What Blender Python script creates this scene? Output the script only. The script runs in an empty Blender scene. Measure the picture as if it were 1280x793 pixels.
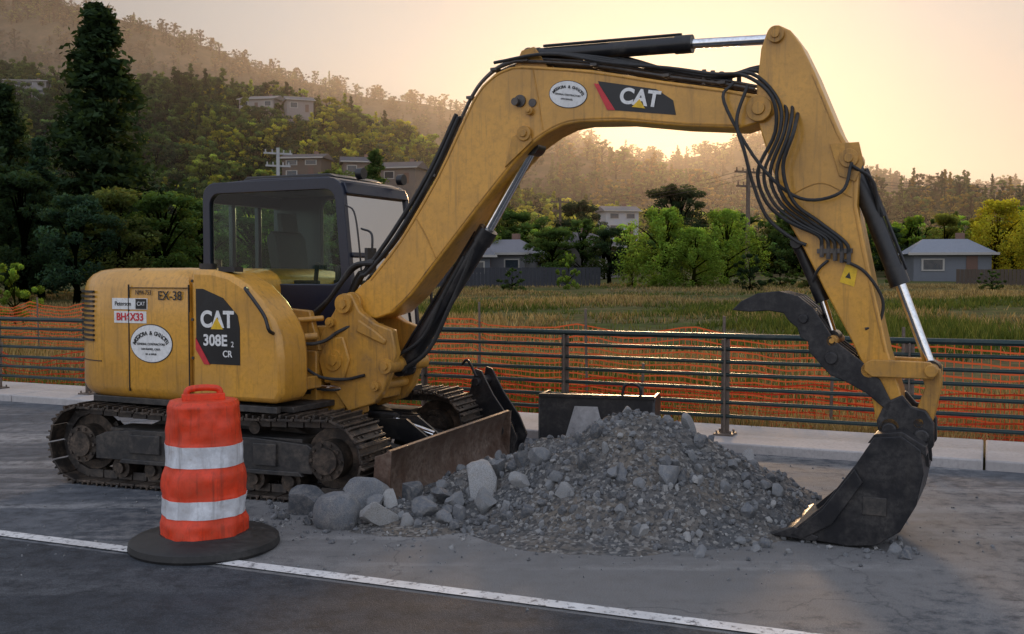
import bpy, math, random
import numpy as np
from mathutils import Vector, Matrix, noise
random.seed(7); rng=np.random.default_rng(11)
S=bpy.context.scene
COL=S.collection
R=math.radians

# ------------------------------------------------------------------ materials
def newmat(name):
    m=bpy.data.materials.new(name); m.use_nodes=True
    nt=m.node_tree; nt.nodes.clear()
    out=nt.nodes.new('ShaderNodeOutputMaterial')
    return m,nt,out
def N(nt,t,**k):
    n=nt.nodes.new(t)
    for a,b in k.items():
        if a in n.inputs.keys(): n.inputs[a].default_value=b
        else: setattr(n,a,b)
    return n
def ramp(nt,fac,stops):
    r=nt.nodes.new('ShaderNodeValToRGB')
    e=r.color_ramp.elements
    while len(e)<len(stops): e.new(0.5)
    for i,(p,c) in enumerate(stops):
        e[i].position=p; e[i].color=(c[0],c[1],c[2],1) if not isinstance(c,(int,float)) else (c,c,c,1)
    nt.links.new(fac,r.inputs[0]); return r.outputs[0]
def mix(nt,fac,a,b,mode='MIX'):
    n=nt.nodes.new('ShaderNodeMix'); n.data_type='RGBA'; n.blend_type=mode
    for s,v in ((n.inputs[0],fac),(n.inputs[6],a),(n.inputs[7],b)):
        if isinstance(v,bpy.types.NodeSocket): nt.links.new(v,s)
        elif isinstance(v,(int,float)): s.default_value=v
        else: s.default_value=(v[0],v[1],v[2],1)
    return n.outputs[2]
def coords(nt,scale=(1,1,1),rot=(0,0,0),kind='Object'):
    tc=nt.nodes.new('ShaderNodeTexCoord'); mp=nt.nodes.new('ShaderNodeMapping')
    mp.inputs['Scale'].default_value=scale; mp.inputs['Rotation'].default_value=rot
    nt.links.new(tc.outputs[kind],mp.inputs['Vector']); return mp.outputs[0]
def noi(nt,vec,scale,detail=5,rough=.6,dist=0):
    n=nt.nodes.new('ShaderNodeTexNoise'); n.inputs['Scale'].default_value=scale
    n.inputs['Detail'].default_value=detail; n.inputs['Roughness'].default_value=rough; n.inputs['Distortion'].default_value=dist
    nt.links.new(vec,n.inputs['Vector']); return n.outputs[0]
def bump(nt,h,strength,dist=.01):
    b=nt.nodes.new('ShaderNodeBump'); b.inputs['Strength'].default_value=strength; b.inputs['Distance'].default_value=dist
    nt.links.new(h,b.inputs['Height']); return b.outputs[0]
def dirty(name,base,dirt,rough=.5,metal=0,amount=.5,scale=2.5,bmp=.15,coat=0,fine=30,rough2=.85,drip=0):
    m,nt,out=newmat(name)
    v=coords(nt); n1=noi(nt,v,scale,6,.65,.3); n2=noi(nt,v,fine,4,.7)
    f=ramp(nt,n1,[(.62-.4*amount,0),(.85-.25*amount,1)])
    f2=ramp(nt,n2,[(.4,.35),(.7,1)])
    mf=mix(nt,1.0,f,f2,'MULTIPLY')
    c=mix(nt,mf,base,dirt)
    if drip:
        vd=coords(nt,(14,14,.9)); nd=noi(nt,vd,1.6,4,.7)
        c=mix(nt,ramp(nt,nd,[(.52,0),(.72,drip)]),c,[x*.45 for x in dirt])
    c=mix(nt,ramp(nt,n2,[(.33,.35),(.55,0)]),c,[x*.4 for x in base])
    p=N(nt,'ShaderNodeBsdfPrincipled'); nt.links.new(c,p.inputs['Base Color'])
    p.inputs['Metallic'].default_value=metal
    rr=ramp(nt,mf,[(0,rough),(1,rough2)]); nt.links.new(rr,p.inputs['Roughness'])
    if coat: p.inputs['Coat Weight'].default_value=coat; p.inputs['Coat Roughness'].default_value=.12
    nt.links.new(bump(nt,n2,bmp,.004),p.inputs['Normal'])
    nt.links.new(p.outputs[0],out.inputs[0]); return m
def simple(name,c,rough=.6,metal=0):
    return dirty(name,c,[x*.6+.03 for x in c],rough,metal,amount=.25,bmp=.05)

M_yel=dirty('yellow_paint',(.68,.335,.040),(.34,.19,.06),.32,0,.44,1.8,.05,coat=.4,drip=.5)
M_yel2=dirty('yellow_paint_worn',(.58,.29,.042),(.15,.095,.05),.4,0,.62,5,.12,coat=.15,drip=.6)
M_blk=dirty('black_paint',(.012,.012,.014),(.07,.062,.052),.32,0,.35,4,.08)
M_navy=dirty('cab_frame_paint',(.008,.012,.028),(.02,.023,.034),.36,0,.15,4,.02,coat=.15)
M_rub=dirty('rubber',(.018,.018,.018),(.07,.066,.06),.55,0,.35,6,.1)
M_chr=dirty('chrome_rod',(.80,.81,.83),(.5,.48,.45),.10,1,.15,4,.02,rough2=.3)
M_stl=dirty('worn_steel',(.085,.08,.078),(.20,.165,.13),.42,.6,.5,6,.35)
M_trk=dirty('track_steel',(.042,.037,.033),(.25,.185,.135),.40,.5,.56,9,.4)
M_rust=dirty('rusted_blade_steel',(.12,.072,.05),(.30,.245,.20),.48,.4,.58,4,.35,drip=.5)
M_bkt=dirty('bucket_steel',(.018,.019,.023),(.12,.11,.10),.34,.35,.46,3,.3,drip=.35)
M_gry=dirty('grey_frame',(.032,.032,.033),(.15,.125,.10),.45,.2,.54,5,.25)
M_wht=simple('white_decal',(.78,.78,.76),.4)
M_red=simple('red_decal',(.6,.03,.04),.4)
M_decb=simple('black_decal',(.010,.010,.011),.35)
M_ink=simple('ink_black',(.02,.02,.02),.5)
M_yd=simple('yellow_decal',(.8,.5,.02),.4)
M_seat=simple('seat_fabric',(.03,.03,.032),.8)
M_orn=dirty('orange_barrel_plastic',(.78,.050,.008),(.36,.06,.025),.42,0,.46,5,.15,drip=.7)
M_ref=dirty('reflective_white',(.70,.73,.77),(.32,.29,.27),.3,0,.5,9,.08,drip=.6)
M_rail=dirty('railing_paint',(.022,.045,.046),(.10,.10,.09),.35,.5,.35,3,.08)
M_post=dirty('post_weathered',(.15,.12,.10),(.27,.22,.18),.5,.4,.5,5,.2)
M_conc=dirty('kerb_concrete',(.46,.44,.43),(.27,.25,.24),.85,0,.5,1.2,.25,drip=.2)
M_wood=dirty('pole_wood',(.12,.085,.06),(.2,.17,.14),.8,0,.5,3,.2)

def glassmat(name,tint,k):
    m,nt,out=newmat(name)
    t=N(nt,'ShaderNodeBsdfTransparent'); t.inputs[0].default_value=(*tint,1)
    g=N(nt,'ShaderNodeBsdfGlossy'); g.inputs['Roughness'].default_value=.03; g.inputs[0].default_value=(k,k,k,1)
    f=N(nt,'ShaderNodeFresnel'); f.inputs[0].default_value=1.45
    mx=N(nt,'ShaderNodeMixShader'); nt.links.new(f.outputs[0],mx.inputs[0])
    nt.links.new(t.outputs[0],mx.inputs[1]); nt.links.new(g.outputs[0],mx.inputs[2]); nt.links.new(mx.outputs[0],out.inputs[0])
    return m
M_gls=glassmat('tinted_glass',(.76,.94,.85),.6)

def foliage(name,trans=.35):
    m,nt,out=newmat(name)
    a=N(nt,'ShaderNodeAttribute'); a.attribute_name='Col'
    oi=N(nt,'ShaderNodeObjectInfo')
    c=mix(nt,1.0,a.outputs[0],oi.outputs['Color'],'MULTIPLY')
    d=N(nt,'ShaderNodeBsdfDiffuse'); t=N(nt,'ShaderNodeBsdfTranslucent')
    nt.links.new(c,d.inputs[0]); nt.links.new(mix(nt,1.0,c,(1.6,1.45,.6),'MULTIPLY'),t.inputs[0])
    mx=N(nt,'ShaderNodeMixShader'); mx.inputs[0].default_value=trans
    nt.links.new(d.outputs[0],mx.inputs[1]); nt.links.new(t.outputs[0],mx.inputs[2]); nt.links.new(mx.outputs[0],out.inputs[0])
    return m
M_leaf=foliage('foliage',.42); M_grass=foliage('grass_blades',.3)

# road direction (world)
RD=Vector((.9095,-.4156,0)); RN=Vector((.4156,.9095,0)); Q0=10.44
RANG=math.atan2(-.4156,.9095)

def roadmat(name,c1,c2,c3,dark):
    m,nt,out=newmat(name)
    v=coords(nt,(1,1,1),(0,0,0)); vs=coords(nt,(.14,1.6,1),(0,0,-RANG))
    big=noi(nt,v,.55,5,.6,.6); st=noi(nt,vs,1.3,6,.68,.5); fine=noi(nt,v,150,2,.7); med=noi(nt,v,7,6,.72)
    c=mix(nt,ramp(nt,big,[(.38,0),(.60,1)]),c1,c2)
    c=mix(nt,ramp(nt,st,[(.50,0),(.62,.95)]),c,c3)
    c=mix(nt,ramp(nt,med,[(.33,.85),(.56,0)]),c,[x*.42 for x in c1])
    if not dark:
        # pale dust trodden out around the spoil heap
        g=N(nt,'ShaderNodeNewGeometry'); ds=N(nt,'ShaderNodeVectorMath',operation='DISTANCE'); nt.links.new(g.outputs['Position'],ds.inputs[0]); ds.inputs[1].default_value=(.6,7.4,0)
        ad=N(nt,'ShaderNodeMath',operation='MULTIPLY_ADD'); nt.links.new(med,ad.inputs[0]); ad.inputs[1].default_value=-5.0; nt.links.new(ds.outputs['Value'],ad.inputs[2])
        c=mix(nt,ramp(nt,ad.outputs[0],[(0.0,.6),(1.0,0)]),c,(.25,.24,.225))
    c=mix(nt,ramp(nt,fine,[(.36,.65 if dark else .5),(.54,0)]),c,[x*.3 for x in c1])
    c=mix(nt,ramp(nt,fine,[(.58,0),(.76,.6)]),c,[min(1,x*2.1) for x in c2])
    vo=N(nt,'ShaderNodeTexVoronoi'); vo.feature='DISTANCE_TO_EDGE'; vo.inputs['Scale'].default_value=.3
    wv=coords(nt); wn=N(nt,'ShaderNodeTexNoise'); wn.inputs['Scale'].default_value=1.5; wn.inputs['Detail'].default_value=6
    nt.links.new(wv,wn.inputs['Vector'])
    add=N(nt,'ShaderNodeVectorMath',operation='MULTIPLY_ADD'); nt.links.new(wn.outputs[1],add.inputs[0]); add.inputs[1].default_value=(1.2,1.2,.5); nt.links.new(wv,add.inputs[2])
    nt.links.new(add.outputs[0],vo.inputs['Vector'])
    c=mix(nt,ramp(nt,vo.outputs[0],[(.001,.45),(.004,0)]),c,[x*.3 for x in c1])
    p=N(nt,'ShaderNodeBsdfPrincipled'); nt.links.new(c,p.inputs['Base Color'])
    p.inputs['Specular IOR Level'].default_value=.35
    nt.links.new(ramp(nt,st,[(.3,.66),(.7,.9)]),p.inputs['Roughness'])
    nt.links.new(bump(nt,fine,.7 if dark else .5,.006),p.inputs['Normal'])
    nt.links.new(p.outputs[0],out.inputs[0]); return m
M_road=roadmat('asphalt_dusty',(.074,.085,.102),(.135,.146,.163),(.31,.315,.32),False)
M_road2=roadmat('asphalt_dark',(.034,.040,.050),(.058,.066,.078),(.11,.117,.127),True)

def paintmat():
    m,nt,out=newmat('road_paint_white')
    v=coords(nt); n=noi(nt,v,22,5,.75); n2=noi(nt,v,2,4,.6)
    f=ramp(nt,n,[(.38,1),(.47,0)])
    c=mix(nt,f,(.74,.74,.73),(.15,.15,.16)); c=mix(nt,ramp(nt,n2,[(.4,0),(.7,.6)]),c,(.34,.33,.32))
    p=N(nt,'ShaderNodeBsdfPrincipled'); p.inputs['Roughness'].default_value=.7; nt.links.new(c,p.inputs['Base Color']); nt.links.new(p.outputs[0],out.inputs[0]); return m
M_paint=paintmat()
def groundmat():
    m,nt,out=newmat('ground_dry_grass')
    v=coords(nt); a=noi(nt,v,.06,5,.6,.5); b=noi(nt,v,1.6,6,.7); vs=coords(nt,(.02,.25,1)); st=noi(nt,vs,1,5,.6)
    c=mix(nt,ramp(nt,a,[(.4,0),(.6,1)]),(.19,.15,.08),(.12,.12,.045))
    c=mix(nt,ramp(nt,st,[(.47,0),(.6,.8)]),c,(.08,.11,.035))
    c=mix(nt,ramp(nt,b,[(.35,.7),(.6,0)]),c,(.06,.05,.03))
    p=N(nt,'ShaderNodeBsdfDiffuse'); nt.links.new(c,p.inputs[0])
    nt.links.new(bump(nt,b,.8,.1),p.inputs['Normal']); nt.links.new(p.outputs[0],out.inputs[0]); return m
M_gnd=groundmat()
def hillmat(name,c1,c2,sc):
    m,nt,out=newmat(name)
    v=coords(nt); a=noi(nt,v,sc,7,.7,.3); b=noi(nt,v,sc*6,4,.7)
    c=mix(nt,ramp(nt,a,[(.42,0),(.58,1)]),c1,c2); c=mix(nt,ramp(nt,b,[(.4,.6),(.6,0)]),c,[x*.5 for x in c1])
    p=N(nt,'ShaderNodeBsdfDiffuse'); nt.links.new(c,p.inputs[0])
    nt.links.new(p.outputs[0],out.inputs[0]); return m
M_h1=hillmat('hill_far',(.05,.052,.032),(.14,.10,.06),.012)
M_h2=hillmat('hill_near',(.03,.042,.018),(.08,.08,.032),.03)
def rockmat():
    m,nt,out=newmat('rubble_rock')
    v=coords(nt); a=noi(nt,v,3,6,.7); b=noi(nt,v,30,4,.7)
    oi=N(nt,'ShaderNodeObjectInfo')
    base=ramp(nt,oi.outputs['Random'],[(0,(.08,.09,.105)),(.45,(.15,.165,.185)),(.8,(.25,.265,.28)),(1,(.46,.46,.45))])
    c=mix(nt,ramp(nt,a,[(.42,0),(.66,.6)]),base,(.33,.31,.28)); c=mix(nt,ramp(nt,b,[(.35,.6),(.55,0)]),c,(.05,.052,.055))
    p=N(nt,'ShaderNodeBsdfPrincipled'); p.inputs['Roughness'].default_value=.85; nt.links.new(c,p.inputs['Base Color'])
    nt.links.new(bump(nt,b,.6,.01),p.inputs['Normal']); nt.links.new(p.outputs[0],out.inputs[0]); return m
M_rock=rockmat()
def dirtmat():
    m,nt,out=newmat('gravel_dirt')
    v=coords(nt); a=noi(nt,v,2,6,.7); vo=N(nt,'ShaderNodeTexVoronoi'); vo.inputs['Scale'].default_value=42; nt.links.new(v,vo.inputs['Vector'])
    vo2=N(nt,'ShaderNodeTexVoronoi'); vo2.inputs['Scale'].default_value=110; nt.links.new(v,vo2.inputs['Vector'])
    c=mix(nt,ramp(nt,a,[(.4,0),(.65,1)]),(.11,.115,.12),(.19,.16,.125))
    sep=N(nt,'ShaderNodeSeparateColor'); nt.links.new(vo.outputs['Color'],sep.inputs[0])
    c=mix(nt,ramp(nt,sep.outputs[0],[(.2,.75),(.6,0)]),c,(.05,.052,.055)); c=mix(nt,ramp(nt,sep.outputs[1],[(.7,0),(.95,.8)]),c,(.32,.31,.29))
    p=N(nt,'ShaderNodeBsdfPrincipled'); p.inputs['Roughness'].default_value=.95; nt.links.new(c,p.inputs['Base Color'])
    h=mix(nt,.5,vo.outputs[0],vo2.outputs[0]); nt.links.new(bump(nt,h,.9,.02),p.inputs['Normal']); nt.links.new(p.outputs[0],out.inputs[0]); return m
M_dirt=dirtmat()
def netmat(name,col,wv,wh):
    m,nt,out=newmat(name)
    tc=N(nt,'ShaderNodeTexCoord'); sx=N(nt,'ShaderNodeSeparateXYZ'); nt.links.new(tc.outputs['UV'],sx.inputs[0])
    def band(sock,per,w):
        a=N(nt,'ShaderNodeMath',operation='DIVIDE'); nt.links.new(sock,a.inputs[0]); a.inputs[1].default_value=per
        b=N(nt,'ShaderNodeMath',operation='FRACT'); nt.links.new(a.outputs[0],b.inputs[0])
        c=N(nt,'ShaderNodeMath',operation='LESS_THAN'); nt.links.new(b.outputs[0],c.inputs[0]); c.inputs[1].default_value=w; return c.outputs[0]
    mx=N(nt,'ShaderNodeMath',operation='MAXIMUM'); nt.links.new(band(sx.outputs[0],.10,wv),mx.inputs[0]); nt.links.new(band(sx.outputs[1],.085,wh),mx.inputs[1])
    t=N(nt,'ShaderNodeBsdfTransparent'); d=N(nt,'ShaderNodeBsdfDiffuse'); d.inputs[0].default_value=(*col,1)
    tl=N(nt,'ShaderNodeBsdfTranslucent'); tl.inputs[0].default_value=(*col,1)
    m2=N(nt,'ShaderNodeMixShader'); m2.inputs[0].default_value=.4; nt.links.new(d.outputs[0],m2.inputs[1]); nt.links.new(tl.outputs[0],m2.inputs[2])
    ms=N(nt,'ShaderNodeMixShader'); nt.links.new(mx.outputs[0],ms.inputs[0]); nt.links.new(t.outputs[0],ms.inputs[1]); nt.links.new(m2.outputs[0],ms.inputs[2])
    nt.links.new(ms.outputs[0],out.inputs[0]); return m
M_net=[netmat('orange_net_faded',(.62,.13,.05),.10,.25),netmat('orange_net_red',(.46,.045,.022),.08,.20)]
M_silt=simple('silt_fabric',(.02,.02,.022),.8)

# ------------------------------------------------------------------ mesh builder
class MB:
    def __init__(s): s.v=[];s.f=[];s.m=[]
    def add(s,v,f,mi=0):
        o=len(s.v); s.v+= [tuple(p) for p in v]; s.f+=[tuple(i+o for i in q) for q in f]; s.m+=[mi]*len(f); return s
    def box(s,c,d,mi=0,rot=None):
        v=[Vector((x*d[0]/2,y*d[1]/2,z*d[2]/2)) for x in(-1,1) for y in(-1,1) for z in(-1,1)]
        if rot is not None: v=[rot@p for p in v]
        v=[p+Vector(c) for p in v]
        return s.add(v,[(0,1,3,2),(4,6,7,5),(0,4,5,1),(2,3,7,6),(0,2,6,4),(1,5,7,3)],mi)
    def prism(s,pts,y0,y1,mi=0):
        n=len(pts); v=[(x,y0,z) for x,z in pts]+[(x,y1,z) for x,z in pts]
        f=[tuple(range(n)),tuple(range(2*n-1,n-1,-1))]+[(i,(i+1)%n,n+(i+1)%n,n+i) for i in range(n)]
        return s.add(v,f,mi)
    def ring(s,po,pi,y0,y1,mi=0):
        n=len(po); v=[(x,y0,z) for x,z in po]+[(x,y0,z) for x,z in pi]+[(x,y1,z) for x,z in po]+[(x,y1,z) for x,z in pi]
        f=[]
        for i in range(n):
            j=(i+1)%n
            f+=[(i,j,n+j,n+i),(2*n+j,2*n+i,3*n+i,3*n+j),(j,i,2*n+i,2*n+j),(n+i,n+j,3*n+j,3*n+i)]
        return s.add(v,f,mi)
    def cyl(s,a,b,r0,r1=None,seg=20,mi=0,caps=True):
        r1=r0 if r1 is None else r1
        a=Vector(a);b=Vector(b);d=(b-a).normalized(); u=d.orthogonal().normalized(); w=d.cross(u)
        v=[]
        for p,r in((a,r0),(b,r1)):
            for i in range(seg):
                t=2*math.pi*i/seg; v.append(p+u*math.cos(t)*r+w*math.sin(t)*r)
        f=[(i,(i+1)%seg,seg+(i+1)%seg,seg+i) for i in range(seg)]
        if caps: f+=[tuple(range(seg-1,-1,-1)),tuple(range(seg,2*seg))]
        return s.add(v,f,mi)
    def tube(s,pts,r,seg=8,mi=0,sub=6,caps=True):
        P=[Vector(p) for p in pts]; Q=[P[0]*2-P[1]]+P+[P[-1]*2-P[-2]]
        path=[]
        for i in range(1,len(Q)-2):
            for k in range(sub):
                t=k/sub;a,b,c,d=Q[i-1],Q[i],Q[i+1],Q[i+2]
                path.append(.5*((2*b)+(c-a)*t+(2*a-5*b+4*c-d)*t*t+(3*b-a-3*c+d)*t**3))
        path.append(P[-1]); v=[]; u=None
        for i,p in enumerate(path):
            d=(path[min(i+1,len(path)-1)]-path[max(i-1,0)]).normalized()
            if u is None: u=d.orthogonal().normalized()
            u=(u-d*u.dot(d)).normalized(); w=d.cross(u)
            rr=r if not callable(r) else r(i/(len(path)-1))
            for k in range(seg):
                a=2*math.pi*k/seg; v.append(p+u*math.cos(a)*rr+w*math.sin(a)*rr)
        f=[]
        for i in range(len(path)-1):
            for k in range(seg): f.append((i*seg+k,i*seg+(k+1)%seg,(i+1)*seg+(k+1)%seg,(i+1)*seg+k))
        if caps: f+=[tuple(range(seg-1,-1,-1)),tuple(range(len(v)-seg,len(v)))]
        return s.add(v,f,mi)
    def loft(s,rings,mi=0,caps=True):
        n=len(rings[0]); v=[p for r in rings for p in r]; f=[]
        for i in range(len(rings)-1):
            for k in range(n): f.append((i*n+k,i*n+(k+1)%n,(i+1)*n+(k+1)%n,(i+1)*n+k))
        if caps: f+=[tuple(range(n-1,-1,-1)),tuple(range(len(v)-n,len(v)))]
        return s.add(v,f,mi)
    def lathe(s,prof,c=(0,0),seg=48,mi=0,jit=None):
        rings=[]
        for r,z in prof:
            rg=[]
            for k in range(seg):
                a=2*math.pi*k/seg; rr=r*(1 if jit is None else jit(a,z)); rg.append((c[0]+rr*math.cos(a),c[1]+rr*math.sin(a),z))
            rings.append(rg)
        return s.loft(rings,mi)
    def obj(s,name,mats,parent=None,bevel=0,ang=35,smooth=True,recalc=True,loc=None):
        me=bpy.data.meshes.new(name); me.from_pydata(s.v,[],s.f)
        if not isinstance(mats,(list,tuple)): mats=[mats]
        for m in mats: me.materials.append(m)
        if any(s.m): me.polygons.foreach_set('material_index',s.m)
        if recalc:
            import bmesh
            b=bmesh.new(); b.from_mesh(me); bmesh.ops.recalc_face_normals(b,faces=b.faces); b.to_mesh(me); b.free()
        if smooth:
            me.polygons.foreach_set('use_smooth',[True]*len(me.polygons)); me.set_sharp_from_angle(angle=R(ang))
        me.update()
        o=bpy.data.objects.new(name,me); COL.objects.link(o)
        if parent: o.parent=parent
        if loc: o.location=loc
        if bevel:
            bv=o.modifiers.new('b','BEVEL'); bv.width=bevel; bv.segments=2; bv.limit_method='ANGLE'; bv.angle_limit=R(40)
        return o
def empty(name,loc=(0,0,0),rz=0,parent=None):
    e=bpy.data.objects.new(name,None); COL.objects.link(e); e.location=loc; e.rotation_euler=(0,0,rz); e.empty_display_size=.2
    if parent: e.parent=parent
    return e
def text(name,body,loc,size,mat,parent,tilt=0,align='CENTER',offset=0.0,sx=1):
    c=bpy.data.curves.new(name,'FONT'); c.body=body; c.size=size; c.extrude=.0012; c.align_x=align; c.align_y='CENTER'; c.offset=offset
    c.materials.append(mat); o=bpy.data.objects.new(name,c); COL.objects.link(o); o.parent=parent; o.location=loc; o.rotation_euler=(R(90),tilt,0); o.scale=(sx,1,1); return o

# ------------------------------------------------------------------ camera
cd=bpy.data.cameras.new('camera'); cam=bpy.data.objects.new('camera',cd); COL.objects.link(cam)
cam.location=(0,0,1.7); cam.rotation_euler=(R(90)-math.atan(51.5/1300),0,0)
cd.sensor_width=36; cd.lens=36*1300/1280; cd.clip_end=5000; cd.clip_start=.05
S.camera=cam
S.view_settings.view_transform='Standard'; S.view_settings.look='None'; S.view_settings.exposure=0

# ------------------------------------------------------------------ world + sun
SAZ=R(8.5); SEL=R(9.5)
sd=Vector((math.sin(SAZ)*math.cos(SEL),math.cos(SAZ)*math.cos(SEL),math.sin(SEL)))
W=bpy.data.worlds.new('World'); S.world=W; W.use_nodes=True; nt=W.node_tree; nt.nodes.clear()
wo=N(nt,'ShaderNodeOutputWorld')
sky=N(nt,'ShaderNodeTexSky'); sky.sky_type='NISHITA'; sky.sun_disc=False; sky.sun_elevation=SEL; sky.sun_rotation=SAZ; sky.dust_density=1; sky.altitude=50
b1=N(nt,'ShaderNodeBackground'); b1.inputs[1].default_value=.003; nt.links.new(sky.outputs[0],b1.inputs[0])
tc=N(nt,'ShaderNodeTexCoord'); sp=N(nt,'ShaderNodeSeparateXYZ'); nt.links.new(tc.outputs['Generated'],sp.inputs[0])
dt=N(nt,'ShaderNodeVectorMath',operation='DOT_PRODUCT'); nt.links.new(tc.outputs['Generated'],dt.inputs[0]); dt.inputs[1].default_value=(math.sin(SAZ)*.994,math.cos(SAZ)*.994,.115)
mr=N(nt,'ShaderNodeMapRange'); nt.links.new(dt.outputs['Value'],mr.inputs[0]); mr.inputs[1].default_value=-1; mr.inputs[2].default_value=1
# thin evening overcast: cool behind the viewer, brightened there to light near faces, pale warm toward the sun
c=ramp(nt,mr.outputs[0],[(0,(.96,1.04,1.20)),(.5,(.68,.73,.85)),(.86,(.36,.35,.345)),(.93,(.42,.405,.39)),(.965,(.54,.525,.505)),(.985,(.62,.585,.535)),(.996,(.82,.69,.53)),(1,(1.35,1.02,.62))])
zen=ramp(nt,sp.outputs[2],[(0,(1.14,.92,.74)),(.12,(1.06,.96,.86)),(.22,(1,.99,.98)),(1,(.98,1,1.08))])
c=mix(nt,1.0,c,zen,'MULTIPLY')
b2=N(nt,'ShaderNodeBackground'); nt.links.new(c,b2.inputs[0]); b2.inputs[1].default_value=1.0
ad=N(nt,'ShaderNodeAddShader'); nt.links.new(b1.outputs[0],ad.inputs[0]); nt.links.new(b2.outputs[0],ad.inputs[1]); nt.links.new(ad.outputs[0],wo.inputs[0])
sl=bpy.data.lights.new('sun','SUN'); sl.energy=2.8; sl.angle=R(8); sl.color=(1,.62,.32)
so=bpy.data.objects.new('sun',sl); COL.objects.link(so); so.rotation_euler=(-sd).to_track_quat('-Z','Y').to_euler(); so.location=(20,120,30)

# ------------------------------------------------------------------ terrain
def qof(x,y): return RN.x*x+RN.y*y-Q0
def lerp(t,a,b): return a+(b-a)*t
def ss(t): t=max(0,min(1,t)); return t*t*(3-2*t)
def gz(x,y):
    q=qof(x,y)
    if q<.75: return -.06
    z=-.06+(-.36)*ss((q-.75)/1.2)
    z+=ss((q-6)/60)*1.0 + ss((q-50)/120)*2.2+max(0,(q-150)/600)*4
    z+=.10*noise.noise((x*.13,y*.13,0))*min(1,max(0,(q-2)/6))+.5*noise.noise((x*.02,y*.02,3))*min(1,max(0,(q-20)/60))
    return z
def axis(lo,hi,fine_lo,fine_hi,n,step):
    a=[];
    v=fine_lo
    while v<fine_hi: a.append(v); v+=step
    s=step; v=fine_hi
    while v<hi: a.append(v); s*=1.18; v+=s
    a.append(hi); s=step; v=fine_lo-step
    while v>lo: a.insert(0,v); s*=1.18; v-=s
    a.insert(0,lo); return a
xs=axis(-1800,1800,-14,12,0,.6); ys=axis(-300,2500,-2,26,0,.6)
v=[(x,y,gz(x,y)) for y in ys for x in xs]; nx=len(xs)
f=[(j*nx+i,j*nx+i+1,(j+1)*nx+i+1,(j+1)*nx+i) for j in range(len(ys)-1) for i in range(nx-1)]
MB().add(v,f).obj('ground',M_gnd,ang=180,recalc=False)
def rp(s,q,z=0): p=RD*s+RN*(q+Q0); return (p.x,p.y,z)
MB().add([rp(-120,-24),rp(120,-24),rp(120,-.5),rp(-120,-.5)],[(0,1,2,3)]).obj('road',M_road,smooth=False,recalc=False)
SDv=Vector((.924,-.3815,0)); SN=Vector((.3815,.924,0)); sp0=Vector((0,5.40,0))
def stp(s,o,z): p=sp0+SDv*s+SN*o; return (p.x,p.y,z)
MB().add([stp(-70,-12,.004),stp(70,-12,.004),stp(70,-.10,.004),stp(-70,-.10,.004)],[(0,1,2,3)]).obj('road_dark_lane',M_road2,smooth=False,recalc=False)
MB().add([stp(-70,-.055,.008),stp(70,-.055,.008),stp(70,.055,.008),stp(-70,.055,.008)],[(0,1,2,3)]).obj('road_edge_line',M_paint,smooth=False,recalc=False)
k=MB(); 
for i in range(-20,20):
    a=i*3.0; c0=[rp(a+.01,-.5,-.1),rp(a+2.99,-.5,-.1),rp(a+2.99,.75,-.1),rp(a+.01,.75,-.1)]
    top=[(p[0],p[1],.09) for p in c0]; k.add(c0+top,[(0,1,5,4),(1,2,6,5),(2,3,7,6),(3,0,4,7),(4,5,6,7)])
k.obj('kerb',M_conc,bevel=.015)

# ------------------------------------------------------------------ railing
rail=empty('metal_railing')
k=MB()
step=1.742; s_ref=RD.dot(Vector((2.15,10.47,0)))
zs=[1.03,.90,.77,.64,.50,.36,.22]
for z in zs:
    r=.030 if z==zs[0] else .020
    a=rp(s_ref-24*step,0,z+.06); b=rp(s_ref+10*step,0,z+.06); k.cyl(a,b,r,seg=10)
k.obj('rails',M_rail,rail)
k=MB(); rot=Matrix.Rotation(RANG,3,'Z')
for i in range(-24,11):
    p=Vector(rp(s_ref+i*step,0.0,0))
    k.box(p+Vector((0,0,.57)),(.016,.11,1.0),0,rot); k.box(p+Vector((0,0,.57)),(.085,.012,.98),0,rot)
    k.box(p+Vector((0,0,.10)),(.2,.2,.02),0,rot)
    for dx in(-.07,.07):
        for dy in(-.07,.07):
            o=rot@Vector((dx,dy,0)); k.cyl(p+o+Vector((0,0,.1)),p+o+Vector((0,0,.14)),.012,seg=6)
k.obj('posts',M_post,rail,bevel=.003)

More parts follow.
